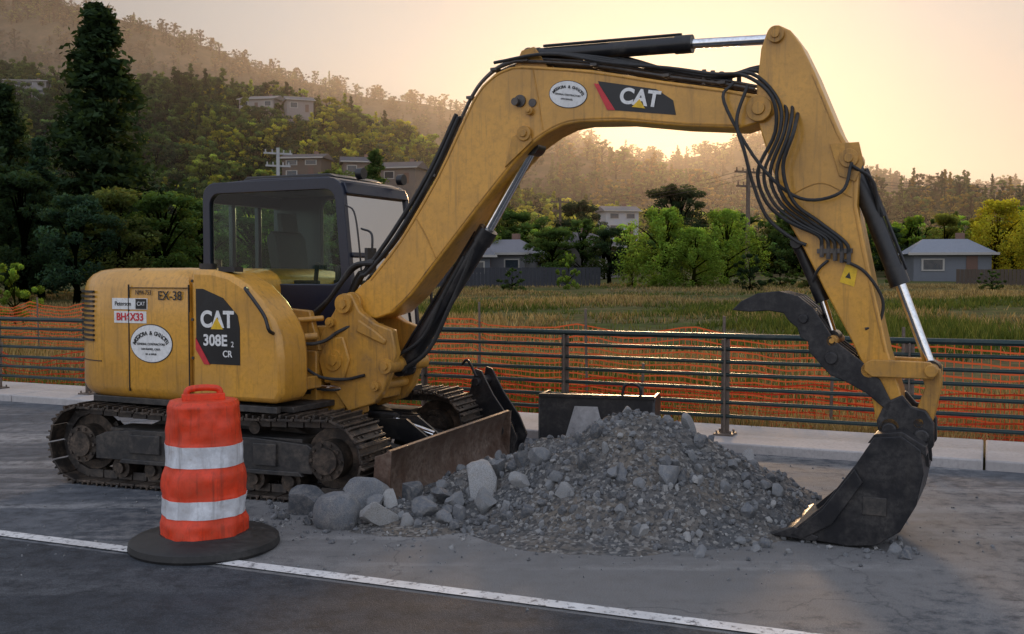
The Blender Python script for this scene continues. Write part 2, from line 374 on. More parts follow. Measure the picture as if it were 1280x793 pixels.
# ------------------------------------------------------------------ construction net fences
def net(name,pts,hgt,seed,mat):
    par=empty(name); P=[Vector((p[0],p[1],0)) for p in pts]
    L=[0]
    for i in range(1,len(P)): L.append(L[-1]+(P[i]-P[i-1]).length)
    n=int(L[-1]/.22); rows=7; v=[];uv=[]
    def at(d):
        for i in range(1,len(P)):
            if d<=L[i]+1e-6: return P[i-1].lerp(P[i],(d-L[i-1])/(L[i]-L[i-1]))
        return P[-1]
    for i in range(n+1):
        d=L[-1]*i/n; p=at(d); g=gz(p.x,p.y); sag=.09*abs(math.sin(d*math.pi/2.4))+.10*noise.noise((d*.8,seed,0))
        for j in range(rows):
            t=j/(rows-1); w=.12*noise.noise((d*1.3,t*2,seed))
            v.append((p.x+RN.x*w,p.y+RN.y*w,g+.02+(hgt-sag)*t+.05*noise.noise((d*2,t*3,seed+5)))); uv.append((d+.05*noise.noise((d,t*2,8)),t*hgt))
    f=[(i*rows+j,(i+1)*rows+j,(i+1)*rows+j+1,i*rows+j+1) for i in range(n) for j in range(rows-1)]
    o=MB().add(v,f).obj('net',mat,par,recalc=False)
    ul=o.data.uv_layers.new(name='UVMap')
    for l in o.data.loops: ul.data[l.index].uv=uv[l.vertex_index]
    k=MB(); d=.3
    while d<L[-1]:
        p=at(d); g=gz(p.x,p.y); k.cyl((p.x,p.y,g-.1),(p.x+.05*random.uniform(-1,1),p.y,g+hgt+random.uniform(.1,.35)),.02,seg=6); d+=2.4
    k.obj('stakes',M_post,par); return par
net('construction_net_fence',[(-26,36),(-13,27),(-6,22),(-.54,17.5),(2.5,14.4),(5.3,12.2),(9,9.4),(14,6.6)],1.38,1,M_net[0])
net('construction_net_fence',[rp(-26,2.6)[:2],rp(-12,2.7)[:2],rp(0,2.5)[:2],rp(14,2.5)[:2]],.80,7,M_net[1])
k=MB(); k.box((-17,26,.6),(9,.02,.7),0,Matrix.Rotation(R(-30),3,'Z')); k.obj('silt_fence',M_silt)

# ------------------------------------------------------------------ grass
def colored(name,V,F,C,mat,parent=None,obj=True):
    me=bpy.data.meshes.new(name); me.from_pydata(V,[],F); me.materials.append(mat)
    ca=me.color_attributes.new('Col','FLOAT_COLOR','POINT'); a=np.ones((len(me.vertices),4),dtype=np.float32); a[:,:3]=C; ca.data.foreach_set('color',a.ravel()); me.update()
    if not obj: return me
    o=bpy.data.objects.new(name,me); COL.objects.link(o)
    if parent:o.parent=parent
    return o
def grass(n,dlo,dhi,hmul,name):
    V=[];C=[];F=[];c=0
    while c<n:
        D=dlo+(dhi-dlo)*random.random()**1.7; az=(random.random()-.5)*1.15; x=math.tan(az)*D; y=D
        q=qof(x,y)
        if q<.85: continue
        cl=noise.noise((x*.12,y*.12,1))+.6*noise.noise((x*.6,y*.6,4))
        if random.random()>.50+cl*1.4: continue
        z=gz(x,y); g=noise.noise((x*.05,y*.09,9))*1.3+random.gauss(0,.18)
        base=random.choice(((.33,.255,.13),(.25,.19,.10),(.38,.31,.17))) if g<.10 else random.choice(((.10,.14,.035),(.15,.17,.05),(.07,.11,.03)))
        kk=random.uniform(.6,1.25); fade=1 if D<24 else max(.5,1-(D-24)/70)
        for b in range(4):
            h=random.uniform(.10,.38)*hmul*(1+1.0*max(0,cl))*fade; w=.005+.0006*D; a=random.random()*6.28; le=random.gauss(0,.35)*h
            bx=x+random.gauss(0,.06+.004*D); by=y+random.gauss(0,.06+.004*D)
            V+=[(bx-math.cos(a)*w,by-math.sin(a)*w,z-.03),(bx+math.cos(a)*w,by+math.sin(a)*w,z-.03),(bx+le,by+random.gauss(0,.25)*h,z+h)]
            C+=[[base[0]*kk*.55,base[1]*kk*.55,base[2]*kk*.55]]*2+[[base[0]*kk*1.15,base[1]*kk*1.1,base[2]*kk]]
            F.append((c*12+b*3,c*12+b*3+1,c*12+b*3+2))
        c+=1
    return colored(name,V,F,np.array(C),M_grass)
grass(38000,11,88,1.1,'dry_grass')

# ------------------------------------------------------------------ tree meshes
def leafquads(cent,size,colr):
    n=len(cent); u=rng.normal(size=(n,3)); u/=np.linalg.norm(u,axis=1)[:,None]; w=rng.normal(size=(n,3)); w-=u*(u*w).sum(1)[:,None]; w/=np.linalg.norm(w,axis=1)[:,None]
    s=size[:,None]*rng.uniform(.6,1.3,(n,1)); u*=s; w*=s*.6
    V=np.stack([cent-u,cent-w*.8,cent+u,cent+w*.8],1).reshape(-1,3); C=np.repeat(colr,4,0); return V,C
def finish(name,mb,LV,LC,bark=(.09,.065,.045)):
    nv=len(mb.v); V=mb.v+LV.tolist(); nl=len(LV)//4
    F=mb.f+[(nv+4*i,nv+4*i+1,nv+4*i+2,nv+4*i+3) for i in range(nl)]
    C=np.concatenate([np.tile(np.array(bark),(nv,1)),LC])
    return colored(name,V,F,C,M_leaf,obj=False)
def broad(name,nl,nclump,wid=.42,z0=.22,leaf=.016,seed=1,droop=0,squash=1):
    rnd=random.Random(seed); mb=MB()
    mb.tube([(0,0,-.03),(.01,.005,.15),(.0,.01,.35),(.02,0,.6)],lambda t:.03*(1-t)+.006,7,0,3)
    cl=[]
    for i in range(nclump):
        a=rnd.random()*6.283; zz=z0+(1-z0)*rnd.random()**.85; t=(zz-z0)/(1-z0)
        rad=wid*math.sin(math.pi*min(1,.15+.80*t))**.7*(.75+.4*noise.noise((math.cos(a)*1.5,math.sin(a)*1.5,zz*3+seed)))
        r=rad*rnd.random()**.45; rc=rnd.uniform(.055,.12)*(.7+.5*(1-t)); zz=min(zz,1-rc*.6)
        cl.append((r*math.cos(a),r*math.sin(a),zz,rc,rnd.uniform(.55,1.35)))
    for c in cl[::max(1,nclump//16)]:
        zb=max(.1,c[2]*.55); mb.tube([(0,0,zb),(c[0]*.5,c[1]*.5,zb+(c[2]-zb)*.6),c[:3]],lambda t:.011*(1-t)+.002,5,0,2)
    per=nl//nclump; CV=[];CC=[]
    for x,y,z,rc,b in cl:
        d=rng.normal(size=(per,3)); d/=np.linalg.norm(d,axis=1)[:,None]; rr=rc*rng.random((per,1))**.35
        p=np.array([x,y,z])+d*rr*np.array([1,1,.75*squash]); 
        if droop: p[:,2]-=droop*rng.random(per)**2*np.hypot(p[:,0],p[:,1])*2
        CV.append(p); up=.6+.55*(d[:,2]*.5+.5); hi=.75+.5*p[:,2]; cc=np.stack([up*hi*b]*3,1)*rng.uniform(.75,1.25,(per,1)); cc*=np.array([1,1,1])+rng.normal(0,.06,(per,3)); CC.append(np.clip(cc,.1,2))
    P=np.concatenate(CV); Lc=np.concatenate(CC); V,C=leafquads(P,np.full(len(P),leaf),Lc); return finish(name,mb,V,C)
def conifer(name,nbr,per,wid=.19,leaf=.012,seed=1,z0=.12,power=.85):
    rnd=random.Random(seed); mb=MB(); mb.tube([(0,0,-.03),(.003,0,.4),(0,.002,.97)],lambda t:.02*(1-t)+.002,6,0,3)
    CV=[];CC=[]
    for i in range(nbr):
        zz=z0+(1-z0)*(i/nbr)**.9+rnd.uniform(-.01,.01); t=min(1,max(0,(zz-z0)/(1-z0))); a=rnd.random()*6.283
        L=(wid*(1-t)**power+.012)*rnd.uniform(.45,1.25)
        if t<.2: L*=.6+2*t
        q=rng.random(per)**.6; sp=rng.normal(size=(per,3))*np.array([.016,.016,.010])*(1.3-t*.6)
        x=math.cos(a)*L*q; y=math.sin(a)*L*q; z=zz-.35*L*q+.25*L*q*q
        p=np.stack([x,y,z],1)+sp; CV.append(p); b=rnd.uniform(.55,1.3)
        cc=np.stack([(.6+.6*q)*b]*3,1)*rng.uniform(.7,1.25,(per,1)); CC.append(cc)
        if i%3==0: mb.cyl((0,0,zz),(math.cos(a)*L*.8,math.sin(a)*L*.8,zz-.2*L),.003,.001,4,0,False)
    P=np.concatenate(CV); V,C=leafquads(P,np.full(len(P),leaf),np.concatenate(CC)); return finish(name,mb,V,C)
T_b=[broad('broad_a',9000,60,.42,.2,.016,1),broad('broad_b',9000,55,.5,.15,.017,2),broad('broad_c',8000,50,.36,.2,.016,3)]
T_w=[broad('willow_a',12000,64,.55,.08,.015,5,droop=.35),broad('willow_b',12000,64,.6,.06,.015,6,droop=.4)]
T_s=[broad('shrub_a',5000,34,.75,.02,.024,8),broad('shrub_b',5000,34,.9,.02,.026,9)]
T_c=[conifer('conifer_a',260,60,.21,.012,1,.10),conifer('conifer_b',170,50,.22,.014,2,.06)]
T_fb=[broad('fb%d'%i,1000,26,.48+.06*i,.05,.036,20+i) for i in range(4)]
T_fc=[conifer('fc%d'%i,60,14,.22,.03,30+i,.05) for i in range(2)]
def tree(name,me,x,y,h,col,parent=None,z=None,wx=1,rz=None):
    o=bpy.data.objects.new(name,me); COL.objects.link(o); o.location=(x,y,gz(x,y) if z is None else z); o.scale=(h*wx,h*wx,h); o.rotation_euler=(0,0,random.random()*6.28 if rz is None else rz)
    o.color=(*col,1)
    if parent:o.parent=parent
    return o
DK=(.032,.055,.028); MD=(.068,.115,.035); BR=(.18,.28,.05); YL_LIT=(.38,.36,.04); OL=(.095,.12,.04); BL=(.038,.072,.045)  # the yellow one has low-sun light put into its leaf colour
def ptree(name,me,px,top,D,col,wx=1,base=None):
    x=(px-640)/1300*D; z=gz(x,D) if base is None else 1.7+(345-base)/1300*D
    return tree(name,me,x,D,1.7+(345-top)/1300*D-z,col,None,z,wx)
ptree('redwood_tree',T_c[0],128,12,80,DK,1.35)
ptree('conifer_tree',T_c[1],12,110,78,DK,1.1)
ptree('conifer_tree',T_c[1],52,175,70,BL,1.1)
ptree('broadleaf_tree',T_b[0],30,215,66,DK,1.2)
ptree('broadleaf_tree',T_b[1],95,245,62,BL,1.1)
ptree('broadleaf_tree',T_b[2],150,235,66,OL,1.3)
ptree('broadleaf_tree',T_b[0],205,240,70,MD,1.3)
ptree('broadleaf_tree',T_b[1],255,250,78,MD,1.2)
ptree('broadleaf_tree',T_b[1],-30,180,70,DK,1.2)
ptree('broadleaf_tree',T_b[2],320,225,95,MD,1.2)
ptree('broadleaf_tree',T_b[0],380,245,92,MD,1.2)
ptree('broadleaf_tree',T_b[0],420,215,120,OL,1.2)
ptree('conifer_tree',T_c[1],470,190,130,MD,1.2)
ptree('shrub',T_s[0],18,330,42,BR,.8)
ptree('broadleaf_tree',T_b[1],615,235,125,OL,1.1)
ptree('broadleaf_tree',T_b[2],640,262,115,MD,1.3)
ptree('broadleaf_tree',T_b[1],590,268,108,(.14,.19,.04),1.3)
ptree('broadleaf_tree',T_b[0],725,252,150,DK,1.2)
ptree('willow_tree',T_w[0],830,260,82,BR,1.2)
ptree('willow_tree',T_w[1],908,262,84,BR,1.15)
ptree('willow_tree',T_w[1],868,285,80,BR,1.3)
ptree('broadleaf_tree',T_b[0],845,232,140,DK,1.3)
ptree('broadleaf_tree',T_b[2],762,285,88,DK,1.3)
ptree('broadleaf_tree',T_b[0],690,285,100,MD,1.3)
ptree('shrub',T_s[0],937,318,72,DK,.9)
ptree('shrub',T_s[1],710,315,78,BR,.55)
ptree('shrub',T_s[0],790,312,80,(.2,.28,.05),.5)
ptree('broadleaf_tree',T_b[1],1000,270,110,MD,1.3)
ptree('broadleaf_tree',T_b[0],1060,262,120,MD,1.2)
ptree('broadleaf_tree',T_b[1],1110,285,104,DK,1.3)
ptree('willow_tree',T_w[0],1245,250,98,YL_LIT,1.15)
ptree('broadleaf_tree',T_b[2],1180,268,104,(.19,.21,.05),1.3)
ptree('willow_tree',T_w[1],1300,262,90,YL_LIT,1.1)
ptree('shrub',T_s[0],1070,330,84,MD,1)
ptree('shrub',T_s[1],1010,328,76,OL,1)
ptree('shrub',T_s[1],975,325,80,MD,1.1)
ptree('shrub',T_s[1],640,335,74,MD,.9)
ptree('shrub',T_s[0],575,325,88,MD,.9)
ptree('shrub',T_s[0],1120,335,76,MD,1)
ptree('shrub',T_s[1],1240,338,72,MD,1)

# ------------------------------------------------------------------ hills
def interp(pts,x):
    if x<=pts[0][0]: return pts[0][1]
    for (a,b),(c,d) in zip(pts,pts[1:]):
        if x<=c: return b+(d-b)*ss((x-a)/(c-a))*.5+(d-b)*(x-a)/(c-a)*.5
    return pts[-1][1]
class Hill:
    def __init__(s,D,foot,rid,rough):
        s.D=D;s.foot=foot;s.r=[((p-640)/1300*D,1.7+(345-q)/1300*D) for p,q in rid]; s.rough=rough
    def z(s,x,y):
        zr=interp(s.r,x)
        t=(y-s.foot)/(s.D-s.foot)
        if t<=1: k=max(0,t); k=k**1.15*.35+.65*ss(k)
        else: k=max(0,1-(t-1)*1.2)
        n=noise.noise((x/60,y/60,s.D))*s.rough+noise.noise((x/18,y/18,s.D))*s.rough*.3
        return -2+(zr+2)*k+n*min(1,max(0,k))*(1 if k<.9 else .35)
    def mesh(s,name,mat,xl,xh,dx,parent):
        xs=np.arange(xl,xh,dx).tolist(); ys=np.linspace(s.foot,s.D+(s.D-s.foot)*.6,46).tolist()
        v=[(x,y,s.z(x,y)) for y in ys for x in xs]; n=len(xs)
        f=[(j*n+i,j*n+i+1,(j+1)*n+i+1,(j+1)*n+i) for j in range(len(ys)-1) for i in range(n-1)]
        MB().add(v,f).obj(name,mat,parent,ang=180,recalc=False)
H1=Hill(950,600,[(-900,-90),(-300,-60),(0,-10),(100,10),(180,32),(250,58),(320,86),(400,109),(470,124),(545,136),(600,146),(680,164),(760,190),(830,206),(880,194),(930,178),(980,186),(1040,214),(1100,236),(1200,240),(1280,234),(1500,226),(2200,200)],12)
H2=Hill(330,165,[(-900,50),(-300,90),(0,118),(150,132),(260,132),(340,142),(430,164),(490,182),(540,208),(580,240),(640,270),(720,298),(800,312),(1000,322),(1280,322),(2000,320)],5)
H3=Hill(600,400,[(-300,150),(300,200),(560,208),(640,200),(700,194),(760,204),(850,228),(900,244),(960,260),(1050,272),(1280,285),(2000,285)],8)
H4=Hill(400,260,[(700,330),(850,318),(950,286),(1030,268),(1080,254),(1150,248),(1280,250),(1500,240),(2200,225)],4)
hills=empty('hills')
H1.mesh('far_ridge',M_h1,-1100,1100,14,hills); H3.mesh('middle_ridge',M_h1,-560,700,10,hills); H2.mesh('near_hillside',M_h2,-420,420,5,hills); H4.mesh('low_ridge',M_h2,0,620,6,hills)
forest=empty('hillside_forest')
def scatter(H,n,xl,xh,yl,yh,hl,hh,cf,pc=.25):
    for i in range(n):
        y=random.uniform(yl,yh); x=random.uniform(xl,xh)*y/yh; z=H.z(x,y) if H else gz(x,y)
        if H and z<gz(x,y)-1: continue
        c=cf(x,y); k=random.uniform(.6,1.35)
        con=random.random()<pc; me=random.choice(T_fc if con else T_fb); h=random.uniform(hl,hh)*(1.25 if con else 1)
        tree('tree',me,x,y,h,[a*k for a in c],forest,z-.3,random.uniform(.85,1.1) if con else random.uniform(1.0,1.5))
def c2(x,y):
    r=random.random(); s=max(0,min(1,(x+90)/70))
    if r<.05+.6*s: return random.choice(((.32,.32,.04),(.20,.26,.045)))  # sunlit yellow put into the leaf colour, more often toward the right
    if r<.55: return MD
    return DK if r<.88 else OL
scatter(H2,2100,-190,90,172,335,6,10.5,c2,.18)
scatter(None,380,-110,110,106,185,4,7.5,lambda x,y:random.choice([DK,MD,MD,OL,BR]),.1)
scatter(H4,460,30,260,265,402,5,10,lambda x,y:random.choice([DK,MD,(.2,.16,.04)]),.35)
scatter(H3,900,-200,320,430,605,7,12,lambda x,y:random.choice([DK,MD,OL,(.16,.12,.04)]),.2)
scatter(H1,2300,-520,520,640,955,8,14,lambda x,y:random.choice([DK,OL,(.10,.08,.045),(.07,.06,.035)]),.15)

# haze: real air volume over the valley
m,nt,out=newmat('valley_haze'); vs=N(nt,'ShaderNodeVolumeScatter'); vs.inputs['Density'].default_value=.00042; vs.inputs['Anisotropy'].default_value=.68; vs.inputs['Color'].default_value=(1,.90,.79,1)
nt.links.new(vs.outputs[0],out.inputs['Volume'])
MB().box((0,820,60),(2600,1400,200)).obj('haze',m,smooth=False)

# ------------------------------------------------------------------ houses
def house(name,px,D,w,d,h,rh,base,wall,roof,rz=0,gable=True,st=1):
    x=(px-640)/1300*D; z=1.7+(345-base)/1300*D
    e=empty(name,(x,D,z),rz); Mw=simple(name+'_wall',wall,.8); Mr=simple(name+'_roof',roof,.9)
    Mg=simple('window_glass',(.03,.04,.05),.1); Mt=simple('trim',(.38,.36,.33),.6)
    k=MB(); k.box((0,0,h/2-2),(w,d,h+4)); k.obj('walls',Mw,e)
    k=MB(); o=.5
    pts=[(-w/2-o,-d/2-o,h),(w/2+o,-d/2-o,h),(w/2+o,d/2+o,h),(-w/2-o,d/2+o,h),(-w/2+(0 if gable else w*.2)-(o if gable else 0),0,h+rh),(w/2-(0 if gable else w*.2)+(o if gable else 0),0,h+rh)]
    k.add(pts,[(0,1,5,4),(2,3,4,5),(0,4,3),(1,2,5),(3,2,1,0)]); k.box((0,-d/2-o,h-.02),(w+2*o+.1,.12,.22),1); k.obj('roof',[Mr,Mt],e)
    k=MB(); g=MB(); n=max(2,int(w/2.6))
    for s in range(st):
        for i in range(n):
            xx=-w/2+w*(i+.5)/n; zz=(h/st)*s+h/st*.55
            if s==0 and i==n//2: continue
            g.box((xx,-d/2-.02,zz),(w/n*.5,.05,h/st*.4)); k.ring([(xx-w/n*.3,zz-h/st*.25),(xx+w/n*.3,zz-h/st*.25),(xx+w/n*.3,zz+h/st*.25),(xx-w/n*.3,zz+h/st*.25)],[(xx-w/n*.25,zz-h/st*.2),(xx+w/n*.25,zz-h/st*.2),(xx+w/n*.25,zz+h/st*.2),(xx-w/n*.25,zz+h/st*.2)],-d/2-.07,-d/2)
    g.obj('windows',Mg,e,smooth=False); k.obj('window_frames',Mt,e,smooth=False)
    k=MB(); xx=-w/2+w*(n//2+.5)/n; k.box((xx,-d/2-.03,1.0),(.95,.06,2.0)); k.obj('door',simple('door',(.12,.06,.04),.5),e)
    k=MB(); k.box((w*.22,d*.1,h+rh*.7),(.7,.7,rh+.6)); k.obj('chimney',simple('chimney',(.2,.12,.09),.9),e)
house('ranch_house',552,100,8,7,2.4,1.2,352,(.10,.11,.13),(.13,.135,.155),R(14))
house('ranch_house',622,106,8,7,2.5,1.5,349,(.14,.14,.15),(.18,.18,.20),R(-18),False)
house('ranch_house',728,116,6,6,2.3,1.5,334,(.22,.20,.18),(.11,.10,.10),R(50),False)
house('two_storey_house',772,190,6,6,4.2,1.0,294,(.40,.40,.41),(.15,.15,.16),R(10),st=2)
house('ranch_house',1180,96,6.5,7,2.2,1.4,348,(.14,.15,.17),(.22,.24,.28),R(-12),False)
house('hillside_house',40,300,12,8,6,1.0,132,(.30,.29,.29),(.12,.12,.13),R(8),st=3)
house('hillside_house',330,290,10,8,3,1.4,142,(.28,.25,.23),(.2,.18,.17),R(-10),st=1)
house('hillside_house',375,285,7,7,3.2,1.4,144,(.24,.21,.2),(.15,.14,.14),R(20),st=1)
house('hillside_house',385,185,7,6,3.6,1.0,226,(.11,.08,.06),(.08,.07,.07),R(-8),st=2)
house('hillside_house',450,190,6,6,3,1.2,226,(.16,.12,.10),(.07,.07,.08),R(12),st=1)
house('hillside_house',505,200,7,6,3,1.4,232,(.15,.12,.10),(.10,.09,.09),R(-15),st=1)
k=MB(); rot=Matrix.Rotation(R(-4),3,'Z')
for i in range(46): k.box(rot@Vector((-9+i*.31,0,0))+Vector((2.2,86,gz(2,86)+.75)),(.29,.03,1.7+random.uniform(-.03,.03)),0,rot)
k.obj('wooden_fence',simple('dark_fence_wood',(.03,.032,.04),.8))
k=MB()
for i in range(50): k.box((36+i*.31,84-i*.03,gz(36,84)+.6),(.29,.03,1.4+random.uniform(-.03,.03)))
k.obj('wooden_fence',simple('brown_fence_wood',(.07,.05,.035),.8))
# utility poles
def upole(px,top,D,mat=M_wood,arms=2,base=None):
    x=(px-640)/1300*D; z0=gz(x,D)-1; zt=1.7+(345-top)/1300*D; e=empty('utility_pole',(x,D,0),R(25))
    k=MB(); k.cyl((0,0,z0),(0,0,zt),.24,.18,10); k.obj('pole',mat,e)
    k=MB()
    for i in range(arms): 
        k.box((0,0,zt-.6-i*1.3),(3.0-.4*i,.16,.18))
        for s in(-1.3,-.6,.6,1.3): k.cyl((s*(1-.13*i),0,zt-.52-i*1.3),(s*(1-.13*i),0,zt-.2-i*1.3),.07,seg=6)
    k.obj('crossarms',mat,e)
    return (x,D,zt-.3)
a=upole(934,208,96); b=upole(1290,226,125); c_=upole(700,248,150,arms=2); upole(349,186,110,simple('pole_pale',(.4,.4,.4)),2)
k=MB()
for q in range(3):
    for A,B in((a,b),(c_,a)):
        pts=[]
        for i in range(9):
            t=i/8; pts.append((lerp(t,A[0],B[0])+q*.5,lerp(t,A[1],B[1]),lerp(t,A[2],B[2])-3*t*(1-t)-q*.3))
        k.tube(pts,.02,4,0,2)
k.obj('power_lines',M_blk)

# ------------------------------------------------------------------ EXCAVATOR
EX=empty('excavator',(-2.05,9.1,0),R(-26))
UC=empty('undercarriage',(0,0,0),R(5.5),EX)
def track_path(u,L=1.14,r=.30,zc=.33):
    seg=[2*L,math.pi*r,2*L,math.pi*r]; tot=sum(seg); d=(u%1)*tot
    if d<seg[0]:  x=-L+d; sag=-.025*math.sin(math.pi*d/seg[0]); return (x,zc+r+sag),0
    d-=seg[0]
    if d<seg[1]: a=d/r; return (L+r*math.sin(a),zc+r*math.cos(a)),-a
    d-=seg[1]
    if d<seg[2]: return (L-d,zc-r),-math.pi
    d-=seg[2]; a=d/r; return (-L-r*math.sin(a),zc-r*math.cos(a)),-math.pi-a
for side in(-1,1):
    e=empty('track',(0,side*.935,0),0,UC); k=MB(); n=44
    for i in range(n):
        (x,z),a=track_path((i+.3)/n); rot=Matrix.Rotation(-a,3,'Y')
        def P(dx,dz): return Vector((x,0,z))+rot@Vector((dx,0,dz))
        k.box(P(0,.0),(.132,.45,.018),0,rot)
        k.box(P(-.045,.024),(.018,.45,.034),0,rot); k.box(P(.012,.02),(.014,.45,.026),0,rot); k.box(P(.06,.006),(.02,.45,.022),0,rot)
        for yy in(-.06,.06): k.box(P(0,-.04)+Vector((0,yy,0)),(.135,.03,.065),1,rot)
        for yy in(-.17,.17,-.1,.1): k.cyl(P(.035,.005)+Vector((0,yy,0)),P(.035,.022)+Vector((0,yy,0)),.012,seg=6)
    k.obj('track_shoes',[M_trk,M_stl],e,bevel=.003)
    k=MB()
    for cx,rr,teeth in((-1.14,.23,True),(1.14,.235,False)):
        k.cyl((cx,-.05,.33),(cx,.05,.33),rr,seg=36)
        k.cyl((cx,-.19,.33),(cx,.19,.33),.15,seg=28); k.cyl((cx,-.215,.33),(cx,-.18,.33),.10,seg=24); k.cyl((cx,.18,.33),(cx,.215,.33),.10,seg=24)
        for j in range(10):
            t=j*.628; 
            for sy in(-1,1): k.cyl((cx+.125*math.cos(t),sy*.19,.33+.125*math.sin(t)),(cx+.125*math.cos(t),sy*.205,.33+.125*math.sin(t)),.014,seg=6)
            if teeth: k.box((cx+.245*math.cos(t),0,.33+.245*math.sin(t)),(.05,.05,.04),0,Matrix.Rotation(-t,3,'Y'))
    for j in range(6): 
        cx=-.8+j*.32; k.cyl((cx,-.13,.145),(cx,.13,.145),.085,seg=20); k.cyl((cx,-.16,.145),(cx,.16,.145),.045,seg=12)
    for cx in(-.3,.45): k.cyl((cx,-.09,.53),(cx,.09,.53),.05,seg=14)
    k.obj('rollers_and_sprocket',M_trk,e)
    k=MB()
    for sy in(-1,1):
        k.prism([(-1.0,.22),(1.02,.22),(1.04,.27),(1.04,.40),(.98,.44),(.5,.47),(-.6,.47),(-.9,.44),(-1.0,.40)],sy*.13,sy*.19)
        k.prism([(-.75,.20),(.95,.20),(.92,.235),(-.72,.235)],sy*.12,sy*.215)
    k.box((0,0,.42),(1.8,.26,.10)); k.box((0,0,.28),(1.7,.2,.2))
    k.box((.1,-.20,.36),(.42,.03,.13)); k.box((-.5,-.2,.36),(.3,.03,.15)); k.box((.62,-.2,.35),(.2,.03,.17))
    k.obj('track_frame',M_gry,e,bevel=.006)
k=MB(); k.prism([(-.75,.28),(.75,.28),(.85,.42),(.5,.56),(-.5,.56),(-.85,.42)],-.75,.75); k.cyl((0,0,.5),(0,0,.64),.47,seg=40); k.cyl((0,0,.56),(0,0,.60),.52,seg=40)
k.obj('car_body',M_gry,UC,bevel=.008)
# dozer blade
k=MB(); prof=[(1.66,.015),(1.685,.03),(1.635,.12),(1.62,.22),(1.635,.32),(1.68,.42),(1.70,.44),(1.675,.45),(1.60,.36),(1.575,.22),(1.60,.08)]
k.prism(prof,-1.17,1.25); 
for sy in(-1.17,1.25): k.prism([(1.55,.04),(1.69,.015),(1.71,.44),(1.58,.40)],sy,sy+.02*(1 if sy>0 else -1))
k.obj('dozer_blade',M_rust,UC,bevel=.004)
k=MB()
for sy in(-1,1):
    k.prism([(.55,.36),(.60,.50),(.9,.50),(1.3,.36),(1.6,.30),(1.6,.10),(1.35,.14),(.9,.30)],sy*.42-.06,sy*.42+.06)
    k.prism([(1.15,.30),(1.58,.34),(1.6,.12),(1.3,.12)],sy*.72-.015,sy*.72+.015)
k.cyl((.75,-.5,.40),(.75,.5,.40),.05)
k.box((1.5,0,.22),(.12,1.7,.16))
k.obj('blade_arms',M_blk,UC,bevel=.006)
k=MB(); k.cyl((.62,0,.50),(1.15,0,.48),.07); k.cyl((1.15,0,.48),(1.5,0,.38),.035,mi=1); k.prism([(.85,.5),(1.3,.52),(1.52,.36),(1.4,.30),(.9,.42)],-.12,-.09); k.prism([(.85,.5),(1.3,.52),(1.52,.36),(1.4,.30),(.9,.42)],.09,.12)
k.obj('blade_cylinder',[M_blk,M_chr],UC)

# upper structure : engine housing / counterweight
def plan(x1,nn=2.8,ins=0.0):
    pts=[(x1-ins,-1.1+ins)]
    for i in range(1,4): pts.append((x1-ins+(-.65-x1)*i/4,-1.1+ins))
    for i in range(33):
        t=math.pi*i/32; c=math.cos(t-math.pi/2); s=math.sin(t-math.pi/2)
        pts.append((-.65-(.95-ins)*abs(c)**(2/nn),(1.1-ins)*math.copysign(abs(s)**(2/nn),s)))
    for i in range(1,4): pts.append((-.65+(x1-ins+.65)*i/4,1.1-ins))
    pts.append((x1-ins,1.1-ins)); return pts
k=MB(); rings=[]
for z,ins in((.70,.10),(.715,.05),(.75,.02),(.80,.0),(1.10,0),(1.40,0),(1.60,.012),(1.66,.03),(1.71,.07),(1.745,.13),(1.765,.24)):
    rings.append([(x,y,z) for x,y in plan(.02,2.8,ins)])
k.loft(rings); k.obj('engine_housing',M_yel,EX,ang=50)
k=MB()
pl=plan(.02,2.8,-.003); k.tube([(x,y,1.0) for x,y in pl[6:-6]],.005,4,0,1)
for x in(-.62,.015): k.box((x,-1.1,1.2),(.008,.012,.86))
pl=plan(.02,2.8,-.006)
for j in range(11): k.tube([(x,y,1.17+j*.04) for x,y in pl[7:14]],.013,4,0,1)
k.box((-.3,-1.1,1.605),(.62,.012,.006)); k.obj('seams_and_louvres',M_blk,EX)
k=MB(); k.prism([(.03,.74),(.03,1.752),(.25,1.745),(.42,1.71),(.58,1.63),(.72,1.51),(.83,1.37),(.89,1.25),(.91,1.1),(.91,.82),(.86,.74)],-1.1,-.76)
k.obj('fuel_tank_cover',M_yel,EX,bevel=.04)
k=MB(); k.prism([(.03,.80),(.03,1.68),(.28,1.66),(.45,1.52),(.55,1.30),(.60,.80)],-.77,-.50); k.obj('valve_cover',M_yel2,EX,bevel=.03)
k=MB(); k.box((.70,-.64,.86),(.30,.24,.10)); k.box((.66,-.62,1.06),(.14,.16,.22)); k.cyl((.62,-.66,1.2),(.80,-.50,1.22),.03); k.cyl((.58,-.6,1.34),(.80,-.42,1.36),.022); k.obj('front_step',M_yel2,EX,bevel=.01)
k=MB(); k.prism([(.0,.66),(.0,1.1),(.78,1.1),(.78,.66)],-.50,1.08); k.prism([(.3,1.1),(.3,1.45),(.7,1.42),(.8,1.1)],-.48,-.42); k.obj('deck_frame',M_yel2,EX,bevel=.01)
k=MB(); k.prism([(-1.2,.66),(-1.2,.705),(.9,.705),(.9,.66)],-.95,.95); k.box((-.1,-1.06,.69),(1.9,.05,.05)); k.obj('lower_frame',M_gry,EX,bevel=.005)
k=MB(); k.tube([(.60,-1.105,1.60),(.62,-1.15,1.60),(.70,-1.155,1.52),(.80,-1.155,1.40),(.84,-1.155,1.30),(.84,-1.105,1.27)],.014,8); 
k.box((.35,-1.0,1.75),(.16,.1,.04)); k.obj('grab_handle',M_blk,EX)
k=MB(); k.cyl((-.15,-.7,1.74),(-.15,-.7,1.80),.07); k.obj('filler_cap',M_blk,EX)
k=MB(); k.cyl((-.95,.3,1.7),(-.95,.3,1.85),.045); k.obj('exhaust_pipe',M_rust,EX)

